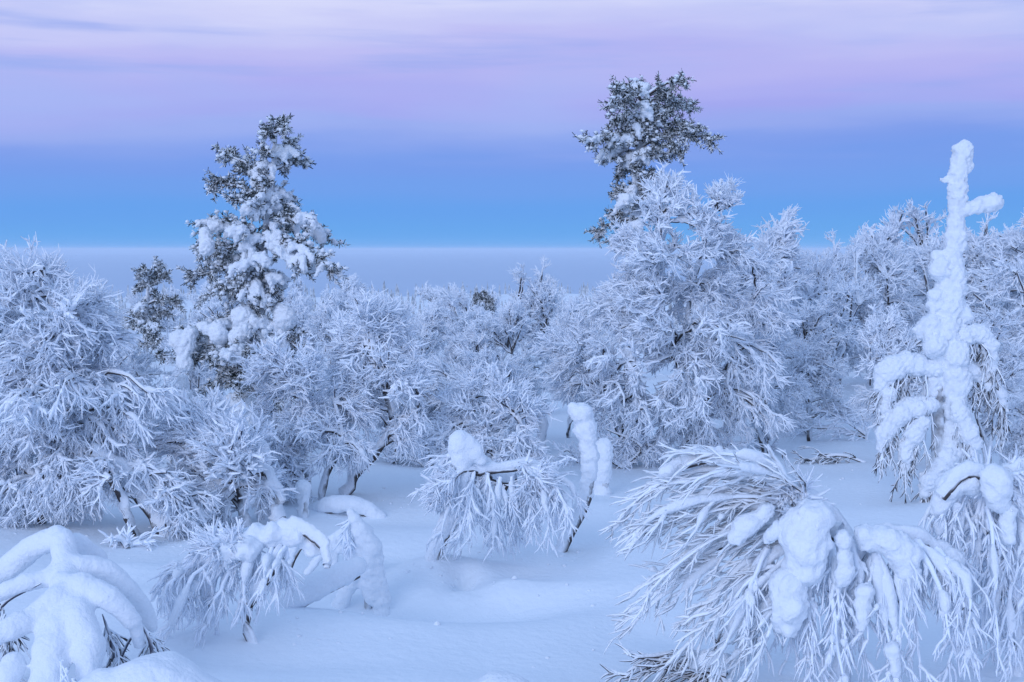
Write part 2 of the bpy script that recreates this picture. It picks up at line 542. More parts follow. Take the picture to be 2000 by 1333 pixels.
def strands(root, org, d, arms, seed, copies=3, jit=22, dj=0.25, dy=0.0, n_side=12, lens=(0.12, 0.38), ang=0.38, r0=0.016,
            droop=0.07, pads=0.6, pad_r=(0.018, 0.036), flow=(0, 0), q4=3, mat=None):
    """long pliant boughs drawn one by one, each with its own side twigs"""
    rng = np.random.default_rng(seed)
    s = d / F
    fl = np.array((flow[0], 0.0, flow[1]))
    for arm in arms:
        base = catmull([P(u, v, d + dy) - org for u, v in arm], 12)
        t = np.linspace(0, 1, 12)[:, None]
        A = []
        for c in range(copies):
            off = rng.normal(size=3) * np.array((jit * s, dj, jit * s))
            mid = rng.normal(size=3) * np.array((jit * s, dj * .6, jit * s)) * .5
            q = base + off * t ** 0.8 + mid * np.sin(t * math.pi) + rng.normal(size=(12, 3)) * 0.007
            k = rng.uniform(0.55, 1.0)
            x = np.linspace(0, 11 * k, 12); i0 = np.minimum(x.astype(int), 10); f = (x - i0)[:, None]
            A.append(q[i0] * (1 - f) + q[i0 + 1] * f)
        A = np.array(A)
        ml, mt = MB(), MB()
        tubes(ml, A, taper(copies, 12, r0 * 0.95, r0 * 0.38), 6, top=1.3, mi=2, rng=rng, lump=0.12)
        ridges(ml, A, 0.9, (pad_r[0] * 1.1, pad_r[1] * 1.15), rng)
        p, dd, own, tt = spawn(A, n_side, rng, 0.12, 1.0, ang)
        ln = rng.uniform(*lens, len(p)) * (1.15 - 0.55 * tt)
        W = grow(p, norm(dd + .2 * fl), ln, 6, rng, 0.17, droop * .8, fl, 0.07)
        m = np.exp(rng.normal(size=len(W)) * 0.3)
        tubes(mt, W, taper(len(W), 7, 0.0098, 0.0050) * m[:, None], 3, top=1.4, rng=rng, lump=0.18)
        ridges(ml, W, pads * 0.45, (pad_r[0] * .6, pad_r[1] * .6), rng)
        p, dd, own, tt = spawn(W, q4, rng, 0.15, 0.95, 0.45)
        X = grow(p, norm(dd + .3 * fl), rng.uniform(0.06, 0.18, len(p)) * (1.1 - .4 * tt), 3, rng, 0.12, droop, fl, 0.08)
        tubes(mt, X, taper(len(X), 4, 0.0076, 0.0042) * np.sqrt(m[own])[:, None], 3, top=1.4, rng=rng, lump=0.15)
        lo = ml.build('limb', [FROSTBARK, SNOW, mat or TWIG], root)
        mt.build('twigs', [mat or TWIG], lo)

def px_birch(name, label, base, trunks, lobes, seed, group=None, depth=None, **kw):
    """same, laid out by where its boughs appear in the photograph"""
    if depth is None: o = G(*base)
    else:
        o = P(base[0], 600, depth); o[2] = float(zg(o[0], o[1]))
    d = o[1]; s = d / F
    rng = np.random.default_rng(seed + 500)
    root = thing(name, label, 'tree', o - np.array((0, 0, 0.04)), group)
    org = o
    tr = []
    for t in trunks:
        pts, r0, r1 = t[:3]
        y = 0.0; q = []
        for i, (u, v) in enumerate(pts):
            q.append(P(u, v, d + y) - org); y += rng.normal() * 0.08
        q = np.array(q)
        if depth is not None: q[0] = (q[0][0], 0, 0)
        tr.append((q, r0 * s, r1 * s))
    lb = []
    for l in lobes:
        u, v, ru, rv, n = l[:5]
        flow = l[5] if len(l) > 5 else (0, 0.3)
        dr = l[6] if len(l) > 6 else 0.4
        dy = l[7] if len(l) > 7 else rng.uniform(-1.1, 0.4) * min(ru, rv)
        lb.append((P(u, v, d + dy * s) - org, (ru * s, (ru + rv) / 2 * s, rv * s), n, flow, dr))
    fan_birch(root, org, tr, lb, seed, **kw)
    return root, org, d

# ================================================================== THE SETTING
b = G(430, 1180); BUMPS.append((b[0], b[1], 0.9, 0.5, 0.10))
b = G(880, 1120); BUMPS.append((b[0], b[1], 0.5, 0.3, 0.13))
b = G(905, 1128); BUMPS.append((b[0], b[1], 0.10, 0.15, -0.22))
b = G(850, 1180); BUMPS.append((b[0], b[1], 1.1, 0.32, -0.22))
b = G(1330, 1060); BUMPS.append((b[0], b[1], 0.9, 0.5, 0.06))
b = G(1130, 1085); BUMPS.append((b[0], b[1], 0.16, 0.2, -0.06))
b = G(640, 1225); BUMPS.append((b[0], b[1], 0.7, 0.3, 0.10))
for u, v, rx, ry, h in ((960, 1085, .35, .25, .07), (820, 1100, .3, .2, .06), (930, 1150, .2, .14, -.06), (985, 1155, .22, .12, .05), (1010, 1120, .18, .12, -.05), (870, 1160, .1, .1, -.05),
                        (940, 1175, .09, .09, -.035), (990, 1195, .09, .08, -.03), (1350, 1230, .9, .35, -.12), (1000, 1160, .7, .15, .07), (740, 1080, .5, .25, -.10), (1180, 1000, .8, .5, .10), (770, 1010, .6, .4, -.08), (250, 1120, .5, .3, .08), (560, 1290, 1.0, .25, -.06), (1080, 1250, 1.2, .3, .05)):
    b = G(u, v); BUMPS.append((b[0], b[1], rx, ry, h))
b = G(1650, 800); BUMPS.append((b[0], b[1], 3.2, 3.0, 0.65))

def make_ground():
    fine = np.radians(np.linspace(-26, 26, 210))
    rest = np.radians(np.linspace(30, 330, 70))[1:-1]
    th = np.concatenate([fine, rest])
    r = [0.4]
    while r[-1] < 6000:
        k = r[-1]
        r.append(k + (0.5 if k < 5 else max(0.06, k * 0.013) if k < 60 else k * 0.03))
    r = np.array(r)
    A, B = np.meshgrid(th, r)
    x, y = B * np.sin(A), B * np.cos(A)
    z = zg(x, y)
    z = z + (0.007 * wav(x, y, 0.55, 3, 7) + 0.010 * wav(x, y * 1.6, 1.1, 11, 6)) * (B < 30)
    n, m = A.shape
    v = np.stack([x, y, z], -1).reshape(-1, 3)
    i = np.arange(n - 1)[:, None] * m; j = np.arange(m)[None]; j2 = (j + 1) % m
    q = np.stack(np.broadcast_arrays(i + j, i + j2, i + m + j2, i + m + j), -1).reshape(-1, 4)[:, ::-1]
    mb = MB(); mb.add(v, quads=q)
    c = np.array([[0, 0, float(zg(0, 0))]]);
    tri = np.stack([np.arange(m), (np.arange(m) + 1) % m, np.full(m, len(v))], -1)[:, ::-1]
    mb.v.append(c); mb.t.append(tri.astype(np.int64)); mb.tm.append(np.zeros(m, np.int32)); mb.n += 1
    o = mb.build('snow_ground', GROUND)
    o['kind'] = 'structure'
make_ground()

def make_fog():
    x = np.linspace(-9000, 9000, 120); y = np.concatenate([np.linspace(420, 1500, 70), np.geomspace(1560, 16000, 50)])
    X, Y = np.meshgrid(x, y)
    Z = -13.5 + 0.9 * wav(X, Y, 900, 5) + 0.35 * wav(X, Y, 210, 9) - 10 * np.clip((520 - Y) / 100, 0, 1) + np.clip((Y - 1500) / 4000, 0, 1) * (9 * wav(X, Y, 2600, 2) + 4 * wav(X, Y, 700, 16))
    n, m = X.shape
    i = np.arange(n - 1)[:, None] * m; j = np.arange(m - 1)[None]
    q = np.stack([i + j, i + j + 1, i + m + j + 1, i + m + j], -1).reshape(-1, 4)
    mb = MB(); mb.add(np.stack([X, Y, Z], -1).reshape(-1, 3), quads=q)
    o = mb.build('fog_sea', FOG); o['kind'] = 'structure'
make_fog()

def spruce_bits(mb, p, h, w, rng, tiers=5):
    k = 5
    for i in range(tiers):
        t0 = i / tiers
        z0 = h * (0.10 + 0.85 * t0); z1 = h * min(1.0, t0 + 1.9 / tiers)
        r = w * (1 - t0) ** 0.8 * rng.uniform(0.8, 1.2)
        th = np.arange(k) * 2 * math.pi / k + rng.uniform(0, 6)
        rr = r * rng.uniform(0.6, 1.25, k)
        v = np.stack([np.cos(th) * rr, np.sin(th) * rr, z0 - 0.12 * rr], -1)
        v = np.vstack([v, [[rng.normal() * 0.02 * h * t0, 0, z1]]]) + p
        mb.add(v, tris=np.stack([np.arange(k), (np.arange(k) + 1) % k, np.full(k, k)], -1))

def far_forest():
    rng = np.random.default_rng(5)
    mb = MB()
    n = 0
    while n < 3000:
        d = 95 * (520 / 95) ** (rng.uniform(0, 1) ** 0.75); a = rng.uniform(-0.50, 0.50)
        x, y = d * math.sin(a), d * math.cos(a)
        z = float(zg(x, y))
        h = rng.uniform(2.4, 5.6) * (1.0 if d > 150 else 0.75)
        spruce_bits(mb, np.array((x, y, z - 0.1)), h, h * rng.uniform(0.10, 0.2), rng, 4)
        n += 1
    o = mb.build('distant_forest', FARTREE, smooth=False)
    o['kind'] = 'stuff'; o['label'] = 'hazy far forest of snowy spruces filling the valley below'
    o['category'] = 'forest'
far_forest()

# ================================================================== PINES
def pine(name, label, base, trunk, branches, seed, depth, r0=0.09, fine=1.0, extra=10, zr=(0.3, 0.9), loads=(), tuft=1.0, cap=1.0):
    o = P(base, 600, depth); o[2] = float(zg(o[0], o[1]))
    d = depth; s = d / F
    rng = np.random.default_rng(seed)
    root = thing(name, label, 'tree', o - np.array((0, 0, 0.05)))
    q = np.array([P(u, v, d) - o for u, v in trunk]); q = np.vstack([[0, 0, 0], q])
    q[1:, 1] += rng.normal(size=len(q) - 1) * 0.05
    tk = catmull(q, 24)
    mb = MB()
    tubes(mb, tk[None], np.linspace(r0, 0.02, 24)[None] * (1 + 0.08 * rng.normal(size=(1, 24))), 9)
    mb.build('trunk', PINEBARK, root)
    spec = []
    for b in branches:
        u0, v0, u1, v1 = b[:4]
        sn = b[4] if len(b) > 4 else 0.5
        y1 = b[5] if len(b) > 5 else rng.normal() * 0.35
        p0 = P(u0, v0, d) - o
        p0[1] = 0
        spec.append((p0, P(u1, v1, d + y1) - o, sn))
    H = tk[-1, 2]
    for _ in range(extra):          # boughs towards and away from the camera
        t = rng.uniform(*zr)
        p0 = tk[int(t * 23)]
        a = rng.choice([-1, -1, 1]) * math.pi / 2 + rng.normal() * 0.7
        ln = rng.uniform(0.35, 0.8) * (1.25 - t) * 0.9
        spec.append((p0, p0 + np.array((math.cos(a) * ln, math.sin(a) * ln, rng.uniform(-0.3, 0.1) * ln)), rng.uniform(0.3, 0.8)))
    for p0, p1, sn in spec:
        ln = np.linalg.norm(p1 - p0)
        ctl = (p0 + p1) / 2 + np.array((0, 0, 0.18 * ln))
        tt = np.linspace(0, 1, 9)[:, None]
        L = (1 - tt) ** 2 * p0 + 2 * tt * (1 - tt) * ctl + tt ** 2 * p1
        L[1:] += rng.normal(size=(8, 3)) * 0.02 * ln
        mb = MB()
        tubes(mb, L[None], taper(1, 9, 0.028 + 0.012 * ln, 0.012), 6)
        ns = max(9, int(33 * ln))
        p, dd, own, t = spawn(L[None], ns, rng, 0.22, 1.0, 0.8)
        sl = rng.uniform(0.10, 0.30, ns) * min(1.0, 0.5 + ln * 0.5)
        S = grow(p, dd, sl, 4, rng, 0.12, 0.02)
        tubes(mb, S, taper(ns, 5, 0.010, 0.006), 3)
        bo = mb.build('bough', PINEBARK, root)
        # needle tufts
        tp = np.concatenate([S[:, 1:].reshape(-1, 3), L[5:]])
        td = np.concatenate([norm(S[:, 1:] - S[:, :-1]).reshape(-1, 3), norm(L[5:] - L[4:-1])])
        kk = int(10 * fine)
        n = len(tp)
        dirs = norm(td[:, None] * 0.75 + rng.normal(size=(n, kk, 3)) * 0.75)
        lens = rng.uniform(0.045, 0.085, (n, kk, 1)) * tuft
        side = norm(np.cross(dirs, rng.normal(size=(n, kk, 3)))) * 0.0105 * tuft
        b0 = tp[:, None] - td[:, None] * rng.uniform(0, 0.05, (n, kk, 1))
        V = np.stack([b0 - side * 0.5, b0 + side * 0.5, b0 + dirs * lens + side * 0.6, b0 + dirs * lens - side * 0.6], 2)
        mn = MB(); mn.add(V.reshape(-1, 3), quads=np.arange(n * kk * 4).reshape(-1, 4))
        mn.build('needles', NEEDLE, bo, smooth=False)
        # small caps of rime and snow on the shoots
        pick = rng.uniform(size=n) < cap * (0.26 + 0.40 * sn)
        cp = tp[pick]; m = len(cp)
        if m:
            mc = MB()
            rd = rng.uniform(0.016, 0.044, m) * (0.7 + 0.6 * sn)
            sq = np.stack([rd * rng.uniform(0.9, 1.4, m), rd * rng.uniform(0.9, 1.4, m), rd * rng.uniform(0.6, 1.0, m)], -1)
            balls(mc, cp + np.stack([0 * rd, 0 * rd, rd * 0.7], -1) + rng.normal(size=(m, 3)) * 0.015, sq, rng, 1, rough=0.20)
            mc.build('snow_caps', SNOW, bo)
        # heavier load drooping along the bough
        if sn > 0.5:
            Sx = []
            for _ in range(int(2 + 11 * sn * ln)):
                a = rng.integers(2, 8)
                r = rng.uniform(0.024, 0.046) * (0.5 + sn)
                c = L[a] + np.array((rng.normal() * 0.05, -abs(rng.normal()) * 0.09, r * 0.5))
                e = c + np.array((rng.normal() * 0.08 + 0.06 * np.sign(p1[0] - p0[0]), -0.06, -rng.uniform(0.05, 0.20)))
                Sx += chain([c, (c + e) / 2 + np.array((0, -0.02, 0.03)), e], [r, r * 0.9, r * 0.5], rng, 0.34)
            blob('snow_load', bo, Sx, 0.024, int(rng.integers(1e6)), 1, 0.75, 0.06)
    for pts, rads in loads:
        pp = [P(u, v, d - 0.28) - o for u, v in pts]
        Sx = chain(pp, [r * s * 0.8 for r in rads], rng, 0.34)
        blob('snow_load', root, Sx, 0.022, int(rng.integers(1e6)), 1, 0.8, 0.07)
    return root

pine('pine_tree', 'tall snowy pine at left with a left-pointing arm and dark boughs, standing against the sky', 515,
     [(512, 780), (500, 690), (506, 600), (512, 500), (522, 420), (532, 330), (538, 225)],
     [(536, 250, 556, 240, .35), (534, 262, 520, 250, .4), (534, 290, 575, 272, .4), (532, 300, 512, 290, .4), (530, 330, 592, 312, .35), (530, 345, 500, 330, .5),
      (528, 345, 425, 292, .45), (526, 360, 470, 318, .7), (524, 390, 415, 350, .25), (524, 400, 450, 385, .4), (522, 380, 560, 380, .6), (522, 400, 580, 410, .6),
      (520, 430, 640, 462, .7), (518, 440, 610, 420, .6), (516, 460, 652, 520, .55), (516, 470, 600, 520, .8), (514, 470, 470, 440, .8), (512, 480, 400, 430, .55), (510, 500, 385, 480, .5),
      (508, 520, 378, 540, .35), (508, 530, 430, 500, .8), (508, 540, 560, 540, .8), (506, 560, 450, 560, .6), (508, 560, 395, 570, .45), (508, 450, 480, 530, .8), (515, 420, 490, 400, .7),
      (505, 620, 360, 690, .9), (503, 630, 400, 650, .95), (503, 640, 455, 690, 1.0), (505, 620, 530, 660, 1.0), (506, 620, 575, 670, .9), (506, 640, 600, 725, .5), (503, 690, 420, 760, .3), (505, 700, 470, 750, .3), (508, 720, 580, 760, .5), (508, 740, 450, 740, .2), (503, 650, 380, 700, .2), (503, 660, 430, 710, .15), (504, 680, 470, 730, .15), (503, 640, 350, 660, .25), (506, 700, 550, 760, .2), (506, 650, 610, 690, .3), (504, 600, 440, 640, .4), (506, 590, 570, 620, .5)],
     101, 18.0, r0=0.12, extra=42, zr=(0.15, 0.93),
     loads=[([(375, 640), (358, 670), (362, 705)], [15, 20, 12]), ([(400, 632), (430, 645), (425, 690)], [13, 15, 9]), ([(480, 610), (468, 650), (455, 700)], [18, 20, 12]),
            ([(545, 600), (555, 630), (548, 680)], [16, 19, 11]), ([(500, 555), (505, 580)], [14, 16]), ([(520, 640), (530, 690)], [16, 13]), ([(400, 450), (405, 485)], [15, 18]),
            ([(465, 770), (440, 810), (430, 835)], [22, 20, 14]), ([(475, 775), (490, 815)], [20, 18]), ([(585, 490), (600, 520)], [20, 16])])

pine('pine_tree', 'snowy pine with a flat-topped open crown rising behind the broad birch', 1238,
     [(1232, 560), (1236, 460), (1240, 380), (1246, 300), (1254, 230), (1262, 175)],
     [(1262, 180, 1340, 150, .3), (1260, 185, 1305, 172, .35), (1258, 195, 1320, 195, .3), (1258, 190, 1200, 172, .3), (1256, 205, 1192, 196, .4), (1256, 215, 1215, 225, .3), (1255, 225, 1300, 220, .35), (1258, 180, 1240, 165, .7),
      (1252, 245, 1348, 200, .25), (1252, 250, 1335, 232, .3), (1250, 260, 1200, 232, .25), (1250, 265, 1225, 250, .5),
      (1248, 275, 1388, 262, .3), (1248, 285, 1365, 250, .3), (1248, 290, 1330, 290, .35), (1247, 300, 1310, 305, .3), (1247, 280, 1152, 275, .55), (1246, 290, 1175, 300, .6), (1246, 275, 1195, 262, .75),
      (1244, 320, 1205, 335, .3), (1242, 340, 1290, 345, .4), (1242, 360, 1195, 375, .4), (1240, 370, 1280, 385, .4), (1238, 400, 1195, 420, .4), (1236, 420, 1165, 450, .45), (1238, 400, 1275, 420, .4), (1235, 450, 1190, 470, .4), (1240, 330, 1225, 310, .5)],
     202, 20.0, r0=0.12, extra=26, zr=(0.4, 0.95), cap=0.6)

pine('pine_tree', 'small dark pine leaning right beyond the big left birch', 285,
     [(286, 680), (285, 620), (290, 560), (297, 515)],
     [(296, 520, 310, 512, .3), (294, 535, 272, 530, .3), (294, 540, 325, 535, .3), (292, 555, 270, 560, .3), (290, 570, 312, 580, .4), (288, 590, 345, 590, .25), (288, 600, 330, 612, .3), (287, 605, 258, 610, .7), (286, 620, 310, 640, .3), (286, 630, 252, 645, .3), (285, 650, 305, 670, .3), (285, 660, 262, 680, .3)],
     303, 30.0, r0=0.09, extra=18, zr=(0.2, 0.95), tuft=1.35)

pine('spruce_tree', 'tiny dark spruce tip peeking over the middle birches', 940,
     [(940, 600), (940, 567)],
     [(940, 572, 928, 580, .1), (940, 572, 950, 578, .1), (940, 582, 922, 592, .1), (940, 582, 958, 590, .1), (940, 595, 920, 604, .1), (940, 595, 962, 602, .1), (940, 600, 930, 612, .1)],
     404, 55.0, r0=0.08, extra=6, zr=(0.6, 0.95), tuft=1.8)

# ================================================================== NEAR AND MIDDLE BIRCHES
px_birch('frosted_birch', 'big dense white birch filling the left edge of the view', (82, 1022),
    [([(82, 1022), (80, 930), (92, 800), (110, 660), (85, 520)], 11, 2.5), ([(82, 940), (20, 880), (-70, 800)], 9, 4), ([(84, 900), (150, 820), (200, 700)], 8, 3)],
    [(80, 550, 55, 65, 5, (0, .7), .1), (20, 610, 80, 70, 6, (-.3, .5), .3), (150, 610, 75, 75, 6, (.3, .3), .6), (-40, 720, 90, 90, 6, (-.4, .2), .6), (80, 710, 95, 90, 8, (0, .1), .8), (190, 700, 70, 70, 5, (.4, -.3), 1.0),
     (20, 840, 95, 80, 6, (-.3, -.3), 1.0), (140, 820, 100, 80, 8, (.2, -.4), 1.1), (245, 800, 80, 90, 6, (.5, -.5), 1.1), (80, 900, 90, 60, 6, (0, -.7), 1.2, -60), (190, 890, 90, 60, 5, (.2, -.7), 1.2, -40), (-30, 920, 90, 70, 4, (-.2, -.6), 1.2),
     (30, 960, 80, 45, 4, (-.1, -.7), 1.2, -40), (140, 960, 80, 45, 5, (.1, -.7), 1.2, -50), (110, 640, 80, 70, 5, (.1, .1), .6, -110), (90, 760, 90, 70, 6, (0, -.2), .9, -130)],
    1, sc=1.05, dens=0.85, clumps=16, twig_r=1.0, pads=0.55, trunk_snow=0.3, seg3=4, q2=7, q3=9, q4=3, l2=(0.55, 1.25), l3=(0.15, 0.40), ang3=0.65, droop=1.5)

px_birch('leaning_birch', 'leaning snow-topped birch trunks slanting left to the snow beside the big left birch', (320, 1046),
    [([(322, 1046), (300, 1000), (262, 955), (225, 915), (180, 880)], 15, 9), ([(268, 1055), (250, 1010), (232, 960), (215, 930)], 7, 5)],
    [(200, 900, 60, 50, 4, (-.5, -.3), .9), (270, 930, 60, 50, 4, (.2, -.6), 1.0), (340, 950, 60, 60, 5, (.3, -.4), .9), (380, 990, 45, 45, 3, (.4, -.4), .9)],
    2, sc=1.0, dens=0.8, trunk_snow=1.0, twig_r=1.0, seg3=4, l3=(0.14, 0.36), q3=8)

px_birch('frosted_birch', 'birch bush with brushy fans sweeping up and left, in front of the tall left pine', (478, 1025),
    [([(478, 1025), (470, 970), (450, 920), (440, 860)], 12, 6), ([(540, 1030), (545, 980), (520, 920), (470, 880)], 15, 7)],
    [(430, 815, 55, 45, 5, (-.4, .9), 0), (370, 820, 65, 45, 5, (-.8, .6), .1), (430, 860, 70, 50, 6, (-.6, .6), .1), (350, 870, 70, 45, 5, (-1, .3), .2), (370, 930, 75, 40, 5, (-1, .1), .4), (470, 900, 60, 60, 6, (-.1, .5), .3), (430, 960, 60, 50, 5, (-.6, -.2), .6), (510, 950, 45, 45, 4, (.2, -.3), .8)],
    3, sc=1.25, dens=0.85, clumps=8, twig_r=1.0, pads=0.5, seg3=4, q2=7, q3=8, l2=(0.7, 1.5), l3=(0.14, 0.40), ang2=0.45, ang3=0.4)

px_birch('frosted_birch', 'many-stemmed birch with dark curved stems on open snow right of the tall left pine', (615, 976),
    [([(602, 976), (598, 920), (575, 875), (590, 800), (570, 700)], 8, 4), ([(628, 976), (640, 915), (668, 860), (655, 780)], 8, 4), ([(590, 972), (560, 930), (540, 880), (535, 800)], 7, 4)],
    [(535, 730, 65, 55, 6, (-.7, .4), .2), (600, 730, 60, 70, 6, (0, .5), .2), (660, 790, 65, 70, 7, (.4, .1), .5), (590, 820, 70, 60, 6, (-.2, .1), .6), (665, 870, 60, 55, 6, (.4, -.4), .9), (530, 830, 55, 55, 5, (-.5, 0), .6), (560, 890, 50, 45, 4, (-.2, -.5), .9)],
    4, sc=0.95, dens=0.85, q4=2, clumps=8, twig_r=1.0, trunk_snow=.3)

px_birch('frosted_birch', 'birch whose bare grey trunk curves out of the snow left of centre', (672, 968),
    [([(672, 968), (692, 925), (738, 872), (765, 800), (735, 690), (715, 600)], 13, 4), ([(740, 868), (800, 830), (820, 770)], 6, 3)],
    [(720, 610, 55, 50, 5, (0, .6), .2), (680, 660, 65, 60, 6, (-.4, .3), .4), (760, 650, 55, 65, 6, (.3, .3), .4), (720, 730, 80, 60, 7, (-.1, 0), .6), (790, 730, 60, 60, 5, (.3, 0), .6), (790, 810, 55, 55, 4, (.3, -.5), 1.0), (690, 790, 60, 50, 4, (-.4, -.3), .9)],
    5, sc=0.9, dens=0.85, q4=2, clumps=6, twig_r=1.0, trunk_snow=.3)

px_birch('frosted_birch', 'birch bent over to the left with fans sweeping left in the centre', (1056, 892),
    [([(1056, 892), (1058, 855), (1050, 800), (1010, 765), (940, 745), (880, 745)], 12, 5), ([(1050, 800), (1010, 830), (990, 880)], 7, 4)],
    [(960, 760, 75, 55, 7, (-.7, .4), .3), (880, 770, 80, 50, 7, (-1, .2), .5), (810, 740, 70, 50, 6, (-1, .3), .4), (820, 820, 80, 50, 6, (-.9, -.2), .7), (900, 840, 80, 55, 7, (-.7, -.5), .9), (980, 850, 55, 65, 6, (-.2, -.8), 1.1), (1010, 770, 40, 55, 4, (.2, .5), .3), (790, 890, 50, 50, 4, (-.7, -.5), .9), (1000, 800, 50, 55, 5, (-.2, -.2), .7, -60), (930, 870, 65, 40, 5, (-.6, -.6), 1.0, -60), (850, 870, 60, 40, 4, (-.8, -.4), .9, -40), (960, 730, 60, 45, 5, (-.5, .5), .2, -50)],
    6, sc=1.0, dens=0.85, q4=2, clumps=14, twig_r=1.0)

px_birch('frosted_birch', 'upright frosted birch crowding in just behind the arched snow-crusted birch', (975, 965),
    [([(975, 965), (970, 910), (955, 860), (935, 810), (915, 770)], 8, 3), ([(980, 962), (1000, 910), (1020, 850), (1010, 800)], 7, 3)],
    [(905, 800, 60, 45, 5, (-.7, .5), .2), (960, 770, 55, 45, 5, (-.1, .7), .2), (1015, 800, 45, 50, 5, (.3, .4), .4), (880, 860, 60, 40, 5, (-.8, 0), .6), (950, 860, 60, 50, 6, (-.3, -.1), .7), (1020, 870, 45, 45, 5, (.3, -.4), .9), (920, 915, 55, 35, 4, (-.4, -.5), .9)],
    17, sc=1.0, dens=0.85, q4=2, clumps=10, pads=0.45, trunk_snow=.4)

r4, o4, d4 = px_birch('drooping_birch', 'arched snow-crusted birch with hanging twigs in the middle of the clearing', (850, 1090),
    [([(850, 1090), (872, 1030), (892, 970), (905, 915), (898, 862), (925, 880), (965, 925), (1010, 935)], 11, 7), ([(905, 915), (960, 912), (1040, 905), (1085, 925)], 8, 5)],
    [(865, 935, 40, 45, 4, (-.7, -.4), .9), (1040, 930, 40, 25, 3, (.3, -.2), .6)],
    7, sc=0.95, dens=0.75, clumps=4, trunk_snow=0.9, droop=1.4)
strands(r4, o4, d4,
        [[(910, 905), (895, 950), (880, 1000), (870, 1040)], [(925, 905), (920, 960), (915, 1010), (905, 1050)], [(950, 915), (945, 960), (950, 1020), (945, 1070)], [(975, 925), (975, 975), (975, 1030), (975, 1085)], [(1000, 925), (1005, 975), (1010, 1025), (1005, 1070)],
         [(1025, 915), (1035, 965), (1040, 1010), (1040, 1050)], [(1050, 910), (1065, 950), (1075, 985), (1075, 1015)], [(1070, 915), (1095, 945), (1110, 980), (1115, 1010)], [(905, 880), (875, 900), (850, 940), (838, 980)]],
        95, copies=4, jit=12, dj=0.2, n_side=10, lens=(0.10, 0.30), ang=0.6, droop=0.08, pads=0.6, pad_r=(0.014, 0.028), flow=(0, -.5), r0=0.015)
rg = np.random.default_rng(77)
blob('snow_load', r4, chain([P(u, v, d4 - 0.03) - o4 for u, v in [(870, 1040), (893, 975), (905, 920), (897, 862), (915, 858), (940, 890)]], [.03, .045, .065, .095, .08, .05], rg, .12), 0.018, 7, 3)

px_birch('frosted_birch', 'broad tall birch right of centre, the widest crown in the view', (1290, 905),
    [([(1290, 905), (1300, 810), (1335, 700), (1345, 590), (1372, 480), (1412, 345)], 10, 2.5), ([(1335, 690), (1262, 570), (1285, 430), (1305, 340)], 5, 2), ([(1325, 890), (1370, 790), (1430, 690), (1480, 580)], 7, 2), ([(1240, 900), (1205, 830), (1150, 740), (1110, 690)], 7, 2)],
    [(1410, 375, 30, 40, 4, (.1, 1.0), 0), (1300, 370, 45, 50, 5, (-.2, .7), .2), (1350, 440, 75, 65, 8, (0, .4), .4), (1440, 480, 65, 65, 7, (.4, .2), .5), (1260, 490, 75, 65, 8, (-.7, .3), .4), (1360, 560, 85, 70, 9, (-.1, .1), .6), (1470, 590, 80, 75, 8, (.5, -.3), .8), (1225, 600, 85, 65, 8, (-.8, .2), .5),
     (1125, 670, 75, 60, 7, (-.9, .3), .4), (1320, 670, 85, 65, 8, (-.3, -.1), .7), (1440, 710, 90, 75, 9, (.3, -.6), 1.1), (1200, 750, 85, 70, 7, (-.6, -.3), .8), (1110, 740, 60, 50, 5, (-.8, -.2), .7), (1320, 790, 80, 65, 8, (0, -.7), 1.1), (1500, 800, 60, 65, 6, (.3, -.9), 1.2), (1400, 840, 70, 50, 6, (0, -.8), 1.1), (1230, 850, 60, 45, 5, (-.2, -.6), .9),
     (1310, 500, 80, 60, 6, (-.6, .4), .4, -90), (1300, 610, 80, 60, 6, (-.7, .2), .5, -110), (1390, 660, 80, 60, 6, (.2, -.1), .7, -120), (1260, 700, 80, 60, 6, (-.6, -.1), .7, -120), (1180, 680, 70, 60, 5, (-.8, .2), .5, -60), (1350, 740, 80, 60, 6, (-.1, -.4), .9, -130), (1270, 790, 70, 60, 5, (-.4, -.5), 1.0, -120)],
    8, sc=1.0, dens=0.80, clumps=46, twig_r=1.0, pads=0.4, trunk_snow=0.25)

